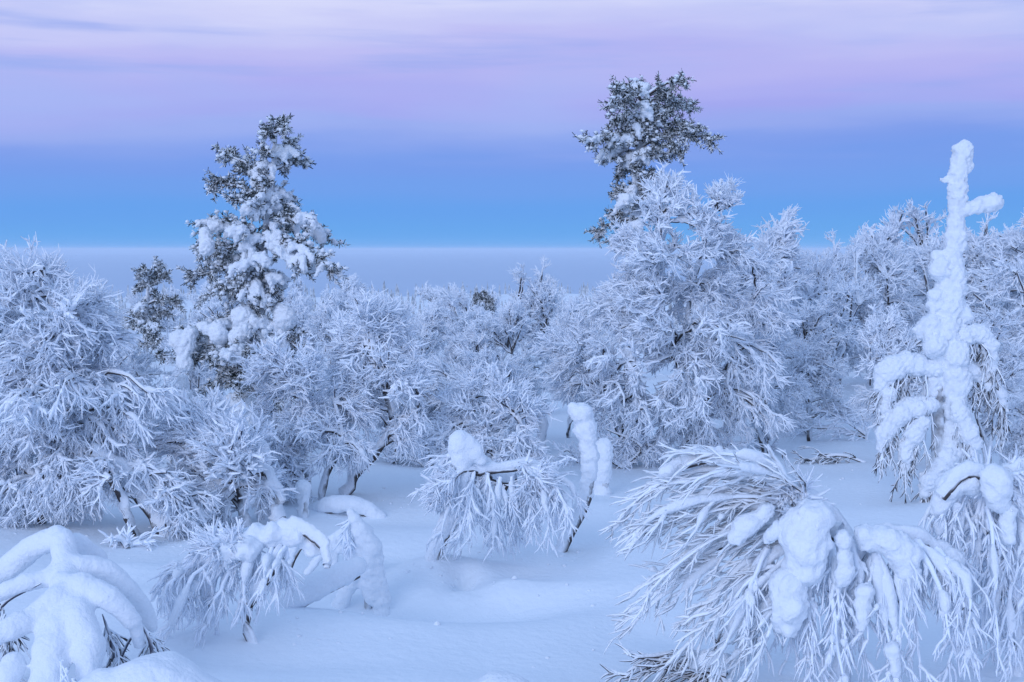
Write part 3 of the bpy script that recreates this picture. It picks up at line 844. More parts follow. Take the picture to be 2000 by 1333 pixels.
# weeping birch in the near right corner
WEEP = dict(q2=7, q3=6, q4=2, l2=(0.8, 1.6), l3=(0.18, 0.46), ang2=0.5, ang3=0.35, spread=0.15, pads=0.55, pad_r=1.0)
r16, o16, d16 = px_birch('weeping_birch', 'near birch weeping over the right foreground, dark twigs sweeping left, fat snow on its shoulder', (1640, 1345),
    [([(1640, 1345), (1655, 1230), (1650, 1110), (1630, 1020), (1560, 950), (1440, 890), (1330, 895)], 16, 8), ([(1650, 1110), (1700, 1050), (1780, 1045), (1850, 1070)], 13, 8), ([(1640, 1040), (1560, 1020), (1440, 1040), (1370, 1080)], 11, 6)],
    [(1560, 960, 45, 30, 3, (-.5, .2), .4)],
    9, sc=1.0, dens=0.7, droop=1.35, k3=4, trunk_snow=0.9)
strands(r16, o16, d16,
        [[(1600, 975), (1500, 905), (1380, 882), (1280, 915), (1210, 1005)], [(1600, 980), (1480, 925), (1370, 915), (1270, 950), (1205, 1030)], [(1600, 990), (1480, 950), (1370, 950), (1260, 990), (1195, 1060)],
         [(1600, 1000), (1500, 980), (1390, 990), (1280, 1035), (1215, 1085)], [(1600, 1008), (1490, 1005), (1385, 1035), (1290, 1095), (1240, 1150)], [(1600, 1015), (1500, 1030), (1400, 1080), (1315, 1150), (1260, 1200)],
         [(1605, 1020), (1510, 1055), (1420, 1120), (1350, 1200), (1320, 1260)], [(1610, 1030), (1530, 1075), (1455, 1155), (1405, 1235), (1380, 1290)], [(1610, 1030), (1555, 1090), (1500, 1180), (1465, 1270), (1450, 1330)]],
        91, copies=4, jit=20, dj=0.22, n_side=11, lens=(0.15, 0.42), ang=0.45, droop=0.05, pads=0.5, pad_r=(0.017, 0.034), flow=(-.5, -.3), mat=DARKTWIG)
strands(r16, o16, d16,
        [[(1500, 1060), (1490, 1130), (1500, 1220), (1500, 1310)], [(1545, 1060), (1535, 1140), (1545, 1240), (1545, 1330)], [(1590, 1080), (1580, 1150), (1590, 1250), (1585, 1340)], [(1625, 1050), (1630, 1130), (1640, 1230), (1635, 1330)],
         [(1660, 1040), (1675, 1120), (1685, 1220), (1690, 1320)], [(1700, 1040), (1715, 1110), (1725, 1210), (1730, 1310)], [(1740, 1040), (1765, 1110), (1770, 1200), (1765, 1300)], [(1790, 1045), (1815, 1110), (1825, 1190), (1815, 1280)], [(1830, 1060), (1855, 1120), (1860, 1200), (1850, 1280)]],
        92, copies=4, jit=20, dj=0.20, dy=-0.1, n_side=11, lens=(0.12, 0.34), ang=0.6, droop=0.10, pads=0.7, pad_r=(0.020, 0.040), flow=(0, -.7), r0=0.019)
def load(root, org, d, pts, rads, vox=0.02, seed=1, lump=0.2, dy=-0.25, amp=0.7, sm=2, name='snow_load'):
    g = np.random.default_rng(seed)
    s = d / F
    return blob(name, root, chain([P(u, v, d + dy) - org for u, v in pts], [r * s for r in rads], g, lump), vox, seed, sm, amp)
load(r16, o16, d16, [(1600, 995), (1575, 1050), (1565, 1095)], [26, 46, 40], seed=21, dy=-0.3)
load(r16, o16, d16, [(1560, 1105), (1535, 1160), (1535, 1215)], [26, 32, 20], seed=22, dy=-0.3)
load(r16, o16, d16, [(1690, 1040), (1740, 1045), (1770, 1100), (1775, 1170)], [20, 26, 24, 14], seed=23, dy=-.2)
load(r16, o16, d16, [(1645, 1040), (1650, 1100), (1640, 1130)], [14, 16, 9], seed=24, dy=-.3)
load(r16, o16, d16, [(1500, 985), (1455, 1020), (1430, 1045)], [15, 18, 10], seed=25, dy=-.2)
load(r16, o16, d16, [(1540, 1010), (1500, 1040)], [14, 13], seed=26, dy=-.25)
load(r16, o16, d16, [(1300, 905), (1360, 880), (1430, 885), (1520, 920)], [12, 15, 16, 14], seed=27, dy=-.02)
load(r16, o16, d16, [(1690, 1140), (1680, 1210)], [18, 12], seed=28, dy=-.3)
load(r16, o16, d16, [(1745, 1250), (1750, 1300)], [15, 11], seed=29, dy=-.35)

r17, o17, d17 = px_birch('weeping_birch', 'birch weeping at the right edge below the white snow spire', (1985, 1320),
    [([(1985, 1320), (1990, 1180), (1970, 1020), (1930, 930), (1880, 920), (1840, 960)], 14, 8), ([(1980, 1060), (2020, 960), (2080, 940)], 10, 6), ([(1940, 940), (1990, 905), (2040, 900)], 9, 5)],
    [(1960, 930, 50, 30, 3, (.3, -.2), .6)],
    10, sc=1.0, dens=0.7, droop=1.3, k3=4, trunk_snow=1.0)
strands(r17, o17, d17,
        [[(1890, 925), (1850, 980), (1835, 1050), (1825, 1130)], [(1900, 930), (1880, 1000), (1870, 1080), (1860, 1180)], [(1930, 940), (1915, 1010), (1910, 1100), (1905, 1200)], [(1950, 940), (1945, 1020), (1950, 1110), (1945, 1220)], [(1975, 960), (1980, 1050), (1990, 1140), (1995, 1240)],
         [(1990, 950), (2010, 1040), (2020, 1140), (2020, 1250)], [(1960, 1060), (1930, 1130), (1905, 1220), (1890, 1290)], [(1975, 1090), (1960, 1170), (1950, 1250), (1945, 1310)], [(1985, 1120), (2000, 1200), (2010, 1280), (2015, 1330)]],
        93, copies=4, jit=18, dj=0.2, n_side=11, lens=(0.12, 0.36), ang=0.6, droop=0.10, pads=0.6, pad_r=(0.016, 0.032), flow=(0, -.6), r0=0.017)
load(r17, o17, d17, [(1830, 985), (1860, 935), (1910, 920), (1960, 930)], [16, 24, 24, 20], seed=31, dy=-.05)
load(r17, o17, d17, [(1945, 930), (1950, 965)], [26, 22], seed=32, dy=-.2)
load(r17, o17, d17, [(1965, 985), (1975, 1040)], [17, 15], seed=33, dy=-.2)
load(r17, o17, d17, [(1855, 1070), (1860, 1130), (1850, 1180)], [18, 20, 12], seed=34, dy=-.2)

# drooping sapling in the left foreground
r3, o3, d3 = px_birch('drooping_birch', 'low birch bowed to the left with snowy hanging fingers in the left foreground', (492, 1255),
    [([(492, 1255), (480, 1205), (500, 1150), (545, 1080), (530, 1040), (460, 1050), (390, 1085), (345, 1120)], 9, 6), ([(530, 1040), (590, 1030), (625, 1050), (640, 1100)], 10, 6)],
    [(430, 1060, 40, 25, 3, (-.5, .1), .6)],
    12, sc=1.1, dens=0.6, droop=1.3, trunk_snow=1.2, k3=4)
strands(r3, o3, d3,
        [[(400, 1080), (365, 1110), (335, 1160), (315, 1225)], [(420, 1075), (385, 1120), (360, 1180), (335, 1250)], [(450, 1065), (415, 1120), (390, 1180), (375, 1240)], [(480, 1055), (450, 1110), (430, 1160), (420, 1215)], [(510, 1050), (490, 1100), (480, 1150), (470, 1195)],
         [(535, 1050), (530, 1090), (530, 1130), (525, 1165)], [(560, 1050), (555, 1090), (558, 1125), (560, 1155)], [(380, 1090), (340, 1100), (325, 1130), (318, 1170)]],
        94, copies=3, jit=12, dj=0.16, n_side=9, lens=(0.08, 0.24), ang=0.6, droop=0.10, pads=0.8, pad_r=(0.018, 0.034), flow=(-.2, -.7), r0=0.016)
load(r3, o3, d3, [(390, 1085), (450, 1055), (520, 1035), (580, 1035), (630, 1060)], [14, 19, 22, 20, 15], seed=41, dy=0)
load(r3, o3, d3, [(345, 1130), (360, 1150)], [18, 14], seed=42, dy=-.1)
load(r3, o3, d3, [(440, 1070), (500, 1060)], [17, 19], seed=43, dy=-.1, lump=.3)

# ================================================================== SNOW-COVERED SHAPES
def px_thing(name, label, cat, base, group=None, depth=None):
    o = G(*base) if depth is None else P(base[0], base[1], depth)
    if depth is not None: o[2] = float(zg(o[0], o[1]))
    return thing(name, label, cat, o, group), o, o[1]

def twigs_on(root, org, d, pts, n, seed, ln=(0.15, 0.4), flow=(0, -1), sc=1.0, name='twigs', dy=0.0, mat=None):
    g = np.random.default_rng(seed)
    q = catmull([P(u, v, d + dy) - org for u, v in pts], 9)[None]
    p, dd, own, t = spawn(q, n, g, 0, 1, 1.1)
    fl = np.array((flow[0], 0, flow[1]))
    W = grow(p, norm(dd + fl), g.uniform(*ln, n), 6, g, .14, .03, fl, .12)
    mb = MB()
    tubes(mb, W, taper(n, 7, .012 * sc, .007 * sc), 5, top=1.3, rng=g, lump=.18)
    p, dd, own, t = spawn(W, 6, g, .2, 1, .6)
    X = grow(p, norm(dd + .3 * fl), g.uniform(.05, .15, len(p)), 3, g, .14, .05)
    tubes(mb, X, taper(len(X), 4, .009 * sc, .006 * sc), 4, top=1.3)
    return mb.build(name, mat or TWIG, root)

# left foreground shrub under rounded snow
rs, os_, ds = px_thing('snow_laden_shrub', 'shrub buried under smooth rounded snow lobes in the bottom left corner', 'shrub', (130, 1345))
g = np.random.default_rng(3)
S = []
def lobe(pts, rads, dys, lump=0.06):
    q = [P(u, v, ds + dy) - os_ for (u, v), dy in zip(pts, dys)]
    S.extend(chain(q, [r * 0.74 * ds / F for r in rads], g, lump))
lobe([(125, 1058), (128, 1110), (135, 1170), (140, 1220)], [34, 42, 50, 50], [.35, .25, .05, -.1])
lobe([(120, 1200), (105, 1260), (95, 1320), (90, 1370)], [50, 50, 48, 46], [-.05, -.2, -.3, -.35])
lobe([(150, 1200), (172, 1260), (175, 1310), (172, 1345)], [46, 42, 34, 28], [-.1, -.2, -.28, -.3])
lobe([(110, 1050), (60, 1072), (20, 1105), (-30, 1130)], [34, 36, 36, 34], [.4, .45, .5, .5])
lobe([(115, 1120), (50, 1140), (0, 1160), (-60, 1175)], [30, 26, 24, 24], [.2, .12, .1, .1])
lobe([(120, 1165), (65, 1205), (20, 1228), (-30, 1250)], [42, 36, 32, 30], [.0, -.1, -.2, -.25])
lobe([(150, 1060), (190, 1090), (185, 1105)], [30, 26, 18], [.5, .6, .6])
lobe([(150, 1105), (200, 1112), (250, 1150), (285, 1195), (298, 1225)], [34, 30, 30, 25, 18], [.25, .3, .35, .4, .4])
lobe([(160, 1150), (220, 1175), (262, 1220), (272, 1258)], [42, 32, 22, 17], [.05, .0, .05, .1])
lobe([(25, 1300), (5, 1350)], [34, 30], [-.3, -.4])
blob('snow_cover', rs, S, 0.018, 3, 5, 0.3, 0.2)
mb = MB()
for L in ([(225, 1345), (222, 1270), (200, 1200)], [(215, 1345), (238, 1280), (262, 1235)], [(5, 1290), (20, 1240), (60, 1190)], [(300, 1300), (290, 1245), (262, 1200)], [(-10, 1200), (20, 1170), (80, 1140)]):
    mb = MB(); tubes(mb, catmull([P(u, v, ds + .10) - os_ for u, v in L], 8)[None], taper(1, 8, .013, .008), 6)
    mb.build('stem', DARKBARK, rs)
twigs_on(rs, os_, ds, [(205, 1220), (232, 1270), (240, 1310)], 26, 5, (.08, .2), (.1, -.9), .7, dy=0.12, mat=BARETWIG)
twigs_on(rs, os_, ds, [(280, 1230), (300, 1250), (310, 1270)], 12, 8, (.08, .2), (.3, -.9), .8, dy=0.35, mat=BARETWIG)
twigs_on(rs, os_, ds, [(0, 1180), (20, 1230), (10, 1290)], 22, 6, (.08, .2), (-.2, -.9), .7, dy=0.1, mat=BARETWIG)
twigs_on(rs, os_, ds, [(120, 1290), (140, 1320), (150, 1335)], 8, 7, (.05, .12), (0, -.8), .8, dy=-0.42)

def mound(label, pts, rads, depth, seed):
    o = P(pts[1][0], pts[1][1], depth); o[2] = float(zg(o[0], o[1]))
    r = thing('snow_mound', label, 'snow mound', o)
    g = np.random.default_rng(seed)
    S = chain([P(u, v, depth) - o for u, v in pts], [k * depth / F for k in rads], g, .05)
    S += chain([P(u, v + 25, depth + .22) - o for u, v in pts], [k * .8 * depth / F for k in rads], g, .05)
    blob('snow_heap', r, S, .024, seed, 10, .35, .3)
mound('rounded snow mound at the bottom edge right of the buried corner shrub', [(205, 1385), (290, 1372), (345, 1375), (410, 1400)], [78, 100, 90, 60], 6.7, 81)
mound('small low snow hump at the middle of the bottom edge', [(930, 1385), (985, 1378), (1040, 1388)], [55, 68, 55], 7.0, 82)

# A-shaped stooping sapling and the logs beside it
ra, oa, da = px_thing('bent_sapling', 'stooped sapling wrapped in thick snow with two splayed legs, left of the clearing', 'tree', (715, 1195))
g = np.random.default_rng(8)
s = da / F
q = lambda L: [P(u, v, da) - oa for u, v in L]
S = chain(q([(685, 1000), (705, 1035), (725, 1075), (735, 1110)]), [12 * s, 18 * s, 20 * s, 16 * s], g, .12)
S += chain(q([(705, 1070), (690, 1120), (672, 1165), (655, 1205)]), [16 * s, 18 * s, 16 * s, 22 * s], g, .1)
S += chain(q([(710, 1070), (722, 1120), (728, 1165)]), [20 * s, 24 * s, 18 * s], g, .1)
S += chain(q([(735, 1110), (745, 1160), (745, 1215)]), [15 * s, 15 * s, 24 * s], g, .1)
blob('snow_cover', ra, S, 0.016, 8, 4, .4, .08)
mb = MB(); tubes(mb, catmull([(0.02, 0.0, -.05), (0.0, .02, .3), (-.03, 0, .6)], 9)[None], taper(1, 9, .03, .02), 7); mb.build('trunk', FROSTBARK, ra)
twigs_on(ra, oa, da, [(690, 1010), (675, 1035), (690, 1060)], 12, 9, (.06, .14), (-.2, -.6), 1.0, dy=-.02)

def log(label, pts, rads, base, seed, group=None):
    r, o, d = px_thing('snow_covered_log', label, 'log', base)
    g = np.random.default_rng(seed)
    q = [P(u, v, d + dy) - o for (u, v, dy) in pts]
    blob('snow_cover', r, chain(q, [k * d / F for k in rads], g, .07), .02, seed, 5, .3, .2)
    mb = MB()
    q2 = np.array(q) - np.array((0, 0, np.mean(rads) * d / F * 0.75))
    tubes(mb, catmull(q2, 10)[None], taper(1, 10, .04, .03, 1), 7); mb.build('stem', FROSTBARK, r)
log('fat snow-covered log lying behind the stooped sapling', [(555, 1185, 0), (600, 1155, .05), (650, 1130, .1), (700, 1105, .2)], [20, 27, 26, 20], (620, 1190), 51)
log('low snow-covered log on the snow left of the curved grey trunk', [(600, 998, .2), (650, 985, 0), (700, 988, 0), (745, 1010, 0)], [10, 17, 17, 12], (680, 1008), 52)
# arch behind the drooping sapling
rar, oar, dar = px_thing('arched_branch', 'thin snowy branches arching over a hollow behind the stooped sapling', 'branch', (640, 1130))
g = np.random.default_rng(14)
S = []
for L, rr in (([(560, 1110), (580, 1060), (620, 1050), (650, 1090), (655, 1125)], [8, 11, 12, 9, 7]), ([(600, 1120), (625, 1085), (650, 1065), (690, 1085), (700, 1110)], [7, 9, 11, 13, 12]), ([(640, 1060), (670, 1045), (690, 1040)], [11, 12, 9])):
    S += chain([P(u, v, dar - .1) - oar for u, v in L], [k * dar / F for k in rr], g, .12)
blob('snow_cover', rar, S, .014, 14, 3, .4, .07)
mb = MB(); tubes(mb, np.array([catmull([P(u, v, dar - .1) - oar for u, v in [(563, 1118), (585, 1072), (620, 1062), (645, 1098), (650, 1130)]], 9)]), taper(1, 9, .022, .015), 6); mb.build('stem', FROSTBARK, rar)

# short snowy stubs
def post(label, pts, rads, base, seed, lump=.14, name='snow_covered_snag', cat='snag'):
    r, o, d = px_thing(name, label, cat, base)
    g = np.random.default_rng(seed)
    q = [P(u, v, d) - o for u, v in pts]
    q[0] = q[0] - np.array((0, 0, .06))
    blob('snow_crust', r, chain(q, [k * d / F for k in rads], g, lump), .016, seed, 3, .5, .08)
    mb = MB(); tk = catmull(np.array(q) + np.array((.35 * np.mean(rads) * d / F, -.35 * np.mean(rads) * d / F, -.02)), 12)
    tubes(mb, tk[None], taper(1, 12, np.mean(rads) * d / F * .75, .015), 7); mb.build('trunk', FROSTBARK, r)
    return r, o, d
rp, op_, dp = post('curved club-headed white snag standing right of the middle clearing', [(1085, 1075), (1110, 1035), (1140, 980), (1150, 920), (1148, 860), (1140, 815), (1118, 796)], [9, 12, 13, 15, 17, 18, 13], (1085, 1077), 61, .2)
twigs_on(rp, op_, dp, [(1130, 900), (1090, 900), (1050, 960)], 12, 62, (.1, .35), (-.6, -.6), .9)
post('short blunt snow stump close to the right of the club-headed snag', [(1172, 960), (1175, 915), (1180, 870)], [16, 18, 17], (1172, 965), 63)
post('knobbly snow-capped stub standing left of the low log', [(590, 1010), (592, 985), (590, 955)], [9, 11, 16], (592, 1012), 64)
post('bare snowy stub with a round cap behind the bowed birch', [(512, 1010), (510, 950), (512, 905), (508, 880)], [12, 12, 14, 20], (512, 1012), 65)
post('little snow-crusted sapling spire in front of the tall left pine', [(362, 830), (358, 790), (356, 760), (354, 740)], [20, 15, 12, 8], (362, 872), 66, .3, 'snowy_sapling', 'sapling')

# the white spire
rsp, osp, dsp = px_thing('snow_crusted_spruce', 'tall thin spruce turned into a lumpy white snow spire at the right', 'tree', (1850, 975))
g = np.random.default_rng(19)
s = dsp / F
Q = lambda L, dy=0.0: [P(u, v, dsp + dy) - osp for u, v in L]
S = chain(Q([(1850, 720), (1852, 640), (1856, 560), (1864, 480), (1870, 410), (1872, 340), (1881, 296)]), [k * s for k in (24, 26, 26, 20, 17, 15, 17)], g, .14)
S += chain(Q([(1880, 302), (1884, 290)]), [19 * s, 16 * s])
S += chain(Q([(1870, 415), (1905, 405), (1938, 394)]), [13 * s, 15 * s, 18 * s], g, .16)
S += chain(Q([(1850, 352), (1838, 352)]), [7 * s, 5 * s])
S += chain(Q([(1858, 700), (1866, 780), (1858, 860), (1848, 920), (1843, 985)], -.05), [k * s for k in (24, 24, 23, 22, 24)], g, .16)
S += chain(Q([(1838, 690), (1822, 750), (1815, 800)], .02), [k * s for k in (22, 20, 14)], g, .16)
for u, v, r, dy in ((1838, 520, 20, -.05), (1830, 508, 14, 0), (1876, 470, 14, 0), (1832, 585, 20, -.05), (1870, 560, 20, -.08), (1822, 640, 24, -.08), (1800, 645, 15, 0), (1850, 640, 24, -.1), (1882, 612, 20, -.05), (1868, 690, 22, -.12), (1828, 680, 22, -.12), (1884, 745, 16, -.1), (1872, 800, 18, -.15), (1845, 900, 20, -.15), (1862, 500, 16, -.06), (1862, 375, 12, -.03), (1890, 320, 10, 0)):
    S += chain(Q([(u, v - 6), (u, v + 8)], dy), [r * s, r * s * .9], g, .16)
blob('snow_crust', rsp, S, .021, 19, 2, .8, .09)
for i, (L, rr, dy) in enumerate((([(1830, 720), (1780, 712), (1735, 725), (1722, 755)], (24, 26, 26, 18), -.05), ([(1820, 790), (1765, 800), (1735, 835), (1722, 875)], (22, 24, 24, 14), -.15), ([(1880, 720), (1915, 735), (1950, 760), (1965, 800)], (20, 14, 11, 8), 0),
                                ([(1875, 660), (1915, 650), (1935, 690), (1930, 760)], (22, 18, 16, 10), -.05), ([(1800, 830), (1775, 860), (1765, 920)], (18, 20, 12), -.2), ([(1850, 900), (1820, 930), (1800, 970)], (20, 18, 10), -.2), ([(1870, 800), (1895, 850), (1900, 900)], (20, 18, 10), -.15),
                                ([(1735, 770), (1728, 810)], (15, 10), -.1))):
    bo = blob('bough', rsp, chain(Q(L, dy), [k * s * .78 for k in rr], g, .24), .016, 190 + i, 1, .8, .07)
    if i < 7:
        twigs_on(bo, osp, dsp, [(u, v + 12) for u, v in L], 34, 300 + i, (.12, .5), (.0, -1.3), 0.9, dy=dy, mat=BARETWIG)
mb = MB()
tubes(mb, catmull(np.array(Q([(1835, 990), (1832, 880), (1832, 760), (1838, 680), (1850, 560), (1880, 300)], -.02)) , 20)[None], taper(1, 20, .09, .02), 8)
mb.build('trunk', FROSTBARK, rsp)

# low twiggy bushes on the snow
def bush(name, label, base, arms, seed, n=14, ln=(.2, .5), flow=(-1, .2), sc=1.0, cat='bush', snow=None, mat=None):
    r, o, d = px_thing(name, label, cat, base)
    for i, L in enumerate(arms):
        g = np.random.default_rng(seed + i)
        q = catmull([P(u, v, d + g.normal() * .05) - o for u, v in L], 9)
        mb = MB(); tubes(mb, q[None], taper(1, 9, .02 * sc, .012 * sc), 6); tubes(mb, q[None], taper(1, 9, .022 * sc, .014 * sc), 6, top=1.3, lift=.6, mi=1, rng=g, lump=.15)
        b = mb.build('stem', [FROSTBARK, SNOW], r)
        twigs_on(b, o, d, L, n, seed * 10 + i, ln, flow, sc, mat=mat)
    if snow:
        for i, (L, rr) in enumerate(snow):
            load(r, o, d, L, rr, seed=seed + 70 + i, dy=-.05, name='snow_load')
    return r
bush('fallen_birch_top', 'dark twiggy branch tips poking from the snow at the bottom edge', (1380, 1345), [[(1400, 1345), (1340, 1290), (1280, 1295), (1220, 1325)], [(1420, 1340), (1380, 1285), (1310, 1280), (1250, 1285)], [(1420, 1320), (1360, 1310), (1300, 1335)]], 71, 12, (.12, .3), (-.7, -.1), .9, mat=BARETWIG, snow=[([(1350, 1300), (1390, 1285), (1420, 1290)], [10, 17, 14])])
bush('fallen_birch_top', 'thin dark branches lying on snow between the broad birch and the white spire', (1640, 905), [[(1690, 905), (1640, 890), (1580, 900), (1560, 890)], [(1690, 905), (1650, 910), (1600, 885)]], 72, 12, (.12, .32), (-.5, -.4), .9, mat=BARETWIG)
bush('low_birch_bush', 'frosty fan of twigs spreading over the snow right of the broad birch', (1650, 860), [[(1690, 850), (1640, 815), (1590, 800)], [(1690, 855), (1640, 840), (1580, 835)], [(1690, 890), (1692, 840), (1680, 800)]], 73, 16, (.15, .4), (-.5, .2), 1.2)
bush('low_birch_bush', 'small twiggy bush on the snow behind the blunt snow stump', (1120, 905), [[(1130, 905), (1110, 880), (1090, 890)], [(1135, 905), (1130, 875), (1150, 880)]], 74, 14, (.1, .25), (0, -.2), .9)
bush('low_birch_bush', 'small forked twig half buried left of the bowed birch', (245, 1070), [[(250, 1072), (235, 1055), (210, 1060)], [(250, 1072), (270, 1058), (300, 1062)]], 75, 7, (.08, .2), (.2, .3), 1.3)
bush('low_birch_bush', 'frosty undergrowth between the leaning trunks and the brushy birch', (390, 1025), [[(390, 1025), (360, 980), (330, 960)], [(390, 1025), (400, 970), (420, 940)], [(400, 1025), (440, 985), (450, 950)]], 76, 16, (.15, .4), (0, .1), 1.0)

for k_, (u_, v_, lab_) in enumerate(((545, 985, 'low frosty bush at the feet of the many-stemmed birch'), (765, 905, 'low frosty bush on the snow right of the curved grey trunk'), (835, 915, 'low frosty bush under the left fans of the bent centre birch'),
                                   (1215, 915, 'low frosty bush under the left skirt of the broad birch'), (1400, 905, 'low frosty bush in front of the broad birch base'), (1500, 885, 'low frosty bush at the right foot of the broad birch'), (1580, 850, 'low frosty bush at the back of the right snow patch'), (140, 1010, 'low frosty bush at the foot of the big left birch'))):
    g_ = np.random.default_rng(7000 + k_)
    bush('low_birch_bush', lab_, (u_, v_), [[(u_, v_), (u_ + g_.uniform(-40, 40), v_ - g_.uniform(25, 50)), (u_ + g_.uniform(-75, 75), v_ - g_.uniform(30, 85))] for _ in range(5)], 710 + k_ * 7, 13, (.12, .34), (g_.uniform(-.3, .3), .0), 1.0)

# ================================================================== BACKGROUND BIRCHES
def variant(seed, label, kind):
    """metre-sized birches: trunk forks and crown lobes drawn at random within a habit"""
    g = np.random.default_rng(seed)
    root = thing('frosted_birch', label, 'tree', (0, 0, 0))
    H = 3.0
    lean = g.normal() * 0.25
    tr = []
    for i in range(g.integers(2, 4)):
        a = g.uniform(0, 6.28); sp = 0.25 + 0.35 * i
        tip = np.array((lean + math.cos(a) * sp, math.sin(a) * sp, H * g.uniform(.58, .76)))
        mid = tip * np.array((.3, .3, .5)) + g.normal(size=3) * .1
        tr.append((np.array([(0, 0, -.1), mid * .5 + g.normal(size=3) * .05 * np.array((1, 1, 0)), mid, tip]), .05, .015))
    lb = []
    w = {'round': 1.0, 'wide': 1.35, 'narrow': .7, 'sweep': 1.1}[kind]
    for i in range(15):
        z = g.uniform(.25, 1.0) * H
        prof = math.sin(min(1, max(0.12, 1.15 - z / H)) * math.pi * .62)
        a = i * 2.4 + g.normal() * .3; rr = w * prof * g.uniform(.35, .8)
        fx = math.cos(a) * .4 + (-.6 if kind == 'sweep' else 0)
        t = z / H
        lb.append(((lean * t + math.cos(a) * rr, math.sin(a) * rr, z), (.42 * w ** .5, .42, .36), 4, (fx, .55 * (t - .45) * 2), .9 - .7 * t))
    fan_birch(root, None, tr, lb, seed, sc=1.25, dens=.70, split=False, k3=3, trunk_snow=.5, q4=2, streak=0.25)
    return root

V = []
def place(u, d, h, k, rot, label, group=None, dz=0.0):
    p = P(u, 600, d); p[2] = float(zg(p[0], p[1])) - 0.05 + dz
    sc = h / 3.15
    if not used[k]:
        used[k] = True
        o = V[k]; o.location = tuple(p); o.rotation_euler = (0, 0, rot); o.scale = (sc,) * 3; o['label'] = label
        if group: o['group'] = group
        return o
    return copy_tree(V[k], p, rot, sc, label, group)
for i, kind in enumerate(('round', 'wide', 'sweep', 'narrow', 'wide', 'sweep')):
    V.append(variant(900 + i, 'frosted birch', kind))
used = [False] * len(V)

# (u, distance, height of the top in photograph rows, variant, turn, label)
BG = [
 (905, 20, 600, 2, 0.2, 'left-swept birch directly behind the bent centre birch'),
 (1045, 27, 522, 0, 1.0, 'round-topped birch with dark twigs standing highest left of the broad birch'),
 (1110, 21, 600, 4, 2.2, 'birch pressed against the left side of the broad birch'),
 (975, 25, 590, 4, 4.0, 'birch just left of the round-topped one behind the centre'),
 (830, 24, 580, 3, 0.7, 'thin arching birch behind and left of the centre'),
 (760, 27, 575, 1, 2.9, 'loose birch right behind the curved grey trunk'),
 (650, 23, 590, 4, 1.6, 'wide birch behind the many-stemmed birch'),
 (590, 29, 575, 0, 5.0, 'birch showing to the right of the tall left pine waist'),
 (700, 34, 572, 5, 0.4, 'farther birch behind the wide birch left of centre'),
 (870, 36, 560, 1, 3.3, 'farther birch with a fine top against the fog left of centre'),
 (425, 24, 585, 5, 0.1, 'left-swept birch half hidden behind the tall left pine'),
 (365, 21, 660, 4, 2.0, 'low birch between the small dark pine and the tall left pine'),
 (250, 19, 655, 1, 1.1, 'birch behind the right side of the big left birch'),
 (330, 17, 800, 5, 3.9, 'low birch below the small dark pine'),
 (-30, 18, 520, 0, 0.9, 'birch at the far left edge behind the big left birch'),
 (150, 17, 600, 4, 5.3, 'birch filling in behind the big left birch crown'),
 (1490, 22, 400, 3, 0.6, 'slender birch with a feathery tip rising right of the broad birch'),
 (1560, 24, 480, 1, 2.4, 'birch on the slope right of the slender feathery one'),
 (1640, 25.5, 470, 0, 3.7, 'birch with a dark forked trunk in the middle of the right slope'),
 (1710, 27, 445, 4, 1.3, 'broad birch left of the spire on the right slope'),
 (1780, 31, 395, 1, 4.4, 'tallest birch on the skyline left of the white spire'),
 (1830, 29, 420, 2, 5.5, 'birch on the skyline just behind the white spire'),
 (1910, 28, 430, 0, 0.3, 'birch on the skyline right of the white spire arm'),
 (1985, 26, 405, 4, 2.8, 'birch at the right edge of the skyline'),
 (2060, 24, 430, 1, 0.8, 'birch cut off by the right edge of the view'),
 (1700, 25.5, 560, 2, 3.0, 'low drooping birch at the back of the right snow patch'),
 (1585, 20.5, 580, 5, 1.9, 'birch hanging over the right snow patch beside the broad birch'),
 (1775, 18, 600, 4, 0.0, 'frosty birch close behind the left side of the white spire'),
 (1940, 17, 600, 1, 4.9, 'frosty birch close behind the right side of the white spire'),
 (1500, 19, 560, 0, 2.2, 'birch tucked behind the right side of the broad birch'),
 (2010, 15, 760, 5, 1.2, 'low birch at the right edge behind the weeping birch'),
 (1120, 33, 575, 5, 2.7, 'birch in the gap left of the broad birch crown'),
 (1010, 19.5, 690, 1, 0.5, 'low birch between the centre birch and the broad birch'),
 (292, 15.5, 715, 2, 2.2, 'low birch filling the gap between the big left birch and the tall left pine'),
 (640, 17.5, 700, 2, 0.9, 'low left-swept birch behind the curved grey trunk'),
 (455, 16, 800, 5, 0.3, 'low birch at the foot of the tall left pine'),
 (760, 18, 720, 1, 4.1, 'low birch behind the left-sweeping fans of the centre birch'),
]
for u, d, vt, k, rot, lab in BG:
    p = P(u, 600, d); z0 = float(zg(p[0], p[1])); top = P(u, vt, d)[2]
    place(u, d, max(0.8, top - z0), k, rot, lab, 'birches in the background')
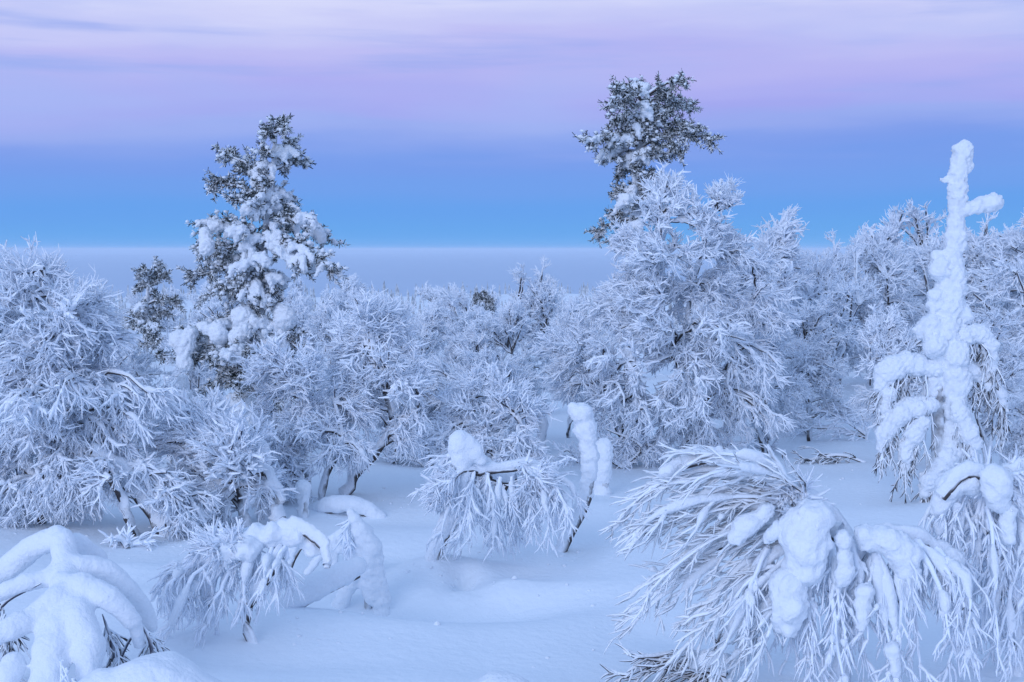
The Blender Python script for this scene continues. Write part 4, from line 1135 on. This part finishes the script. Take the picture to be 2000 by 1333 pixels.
# rows of smaller birches stepping down into the valley
rng = np.random.default_rng(42)
n = 0
for i in range(64):
    d = 34 + 62 * (i / 64) ** 1.3 + rng.uniform(0, 6)
    u = (i * 0.618 % 1) * 2150 - 80 + rng.normal() * 25
    if u > 1500: continue
    p = P(u, 600, d); z0 = float(zg(p[0], p[1]))
    h = rng.uniform(2.0, 3.1)
    side = 'left of the tall left pine' if u < 480 else 'between the tall left pine and the centre' if u < 900 else 'behind the broad birch'
    place(u, d, h, int(rng.integers(0, 6)), rng.uniform(0, 6.28), 'small far birch in the valley rows ' + side, 'far birches ' + side)
for i in range(14):
    d = rng.uniform(34, 48); u = 1480 + i * 45 + rng.normal() * 15
    place(u, d, rng.uniform(2.2, 3.0), int(rng.integers(0, 6)), rng.uniform(0, 6.28), 'far birch filling the skyline of the right slope', 'birches on the right skyline')

rng = np.random.default_rng(88)
mb = MB()
cc, cr = [], []
for u, v, su, sv, n in ((900, 1110, 70, 25, 40), (600, 1230, 120, 25, 25), (320, 1060, 120, 15, 30), (1100, 1085, 60, 12, 20), (960, 1150, 120, 30, 25), (1290, 915, 120, 12, 40), (1640, 930, 90, 30, 25), (680, 975, 60, 10, 20), (1250, 1250, 120, 50, 20), (450, 1040, 80, 10, 20)):
    for _ in range(n):
        q = G(u + rng.normal() * su, min(1331, v + rng.normal() * sv))
        r = rng.uniform(.006, .026) * rng.uniform(.5, 1.0)
        cc.append(q + np.array((0, 0, r * .3))); cr.append(r)
balls(mb, np.array(cc), np.array(cr), rng, 1, (1.2, 1.2, .8), .12)
o = mb.build('fallen_snow', SNOW); o['kind'] = 'stuff'; o['label'] = 'crumbs of snow fallen from the trees onto the smooth snow'; o['category'] = 'snow'

# ================================================================== AIR
HAZE = 0.0005
if HAZE:
    m = bpy.data.materials.new('haze'); m.use_nodes = True
    nn = m.node_tree.nodes; nn.clear()
    out = nn.new('ShaderNodeOutputMaterial'); pv = nn.new('ShaderNodeVolumePrincipled')
    pv.inputs['Color'].default_value = (0.84, 0.93, 1.0, 1); pv.inputs['Density'].default_value = HAZE
    pv.inputs['Anisotropy'].default_value = 0.0
    m.node_tree.links.new(pv.outputs[0], out.inputs['Volume'])
    mb = MB()
    X, Y0, Y1, Z0, Z1 = 9500, -6500, 16500, -75, 3.2
    v = np.array([(x, y, z) for x in (-X, X) for y in (Y0, Y1) for z in (Z0, Z1)], float)
    q = np.array([(0, 1, 3, 2), (4, 6, 7, 5), (0, 4, 5, 1), (2, 3, 7, 6), (0, 2, 6, 4), (1, 5, 7, 3)])
    mb.add(v, quads=q)
    o = mb.build('haze', m, smooth=False); o['kind'] = 'stuff'
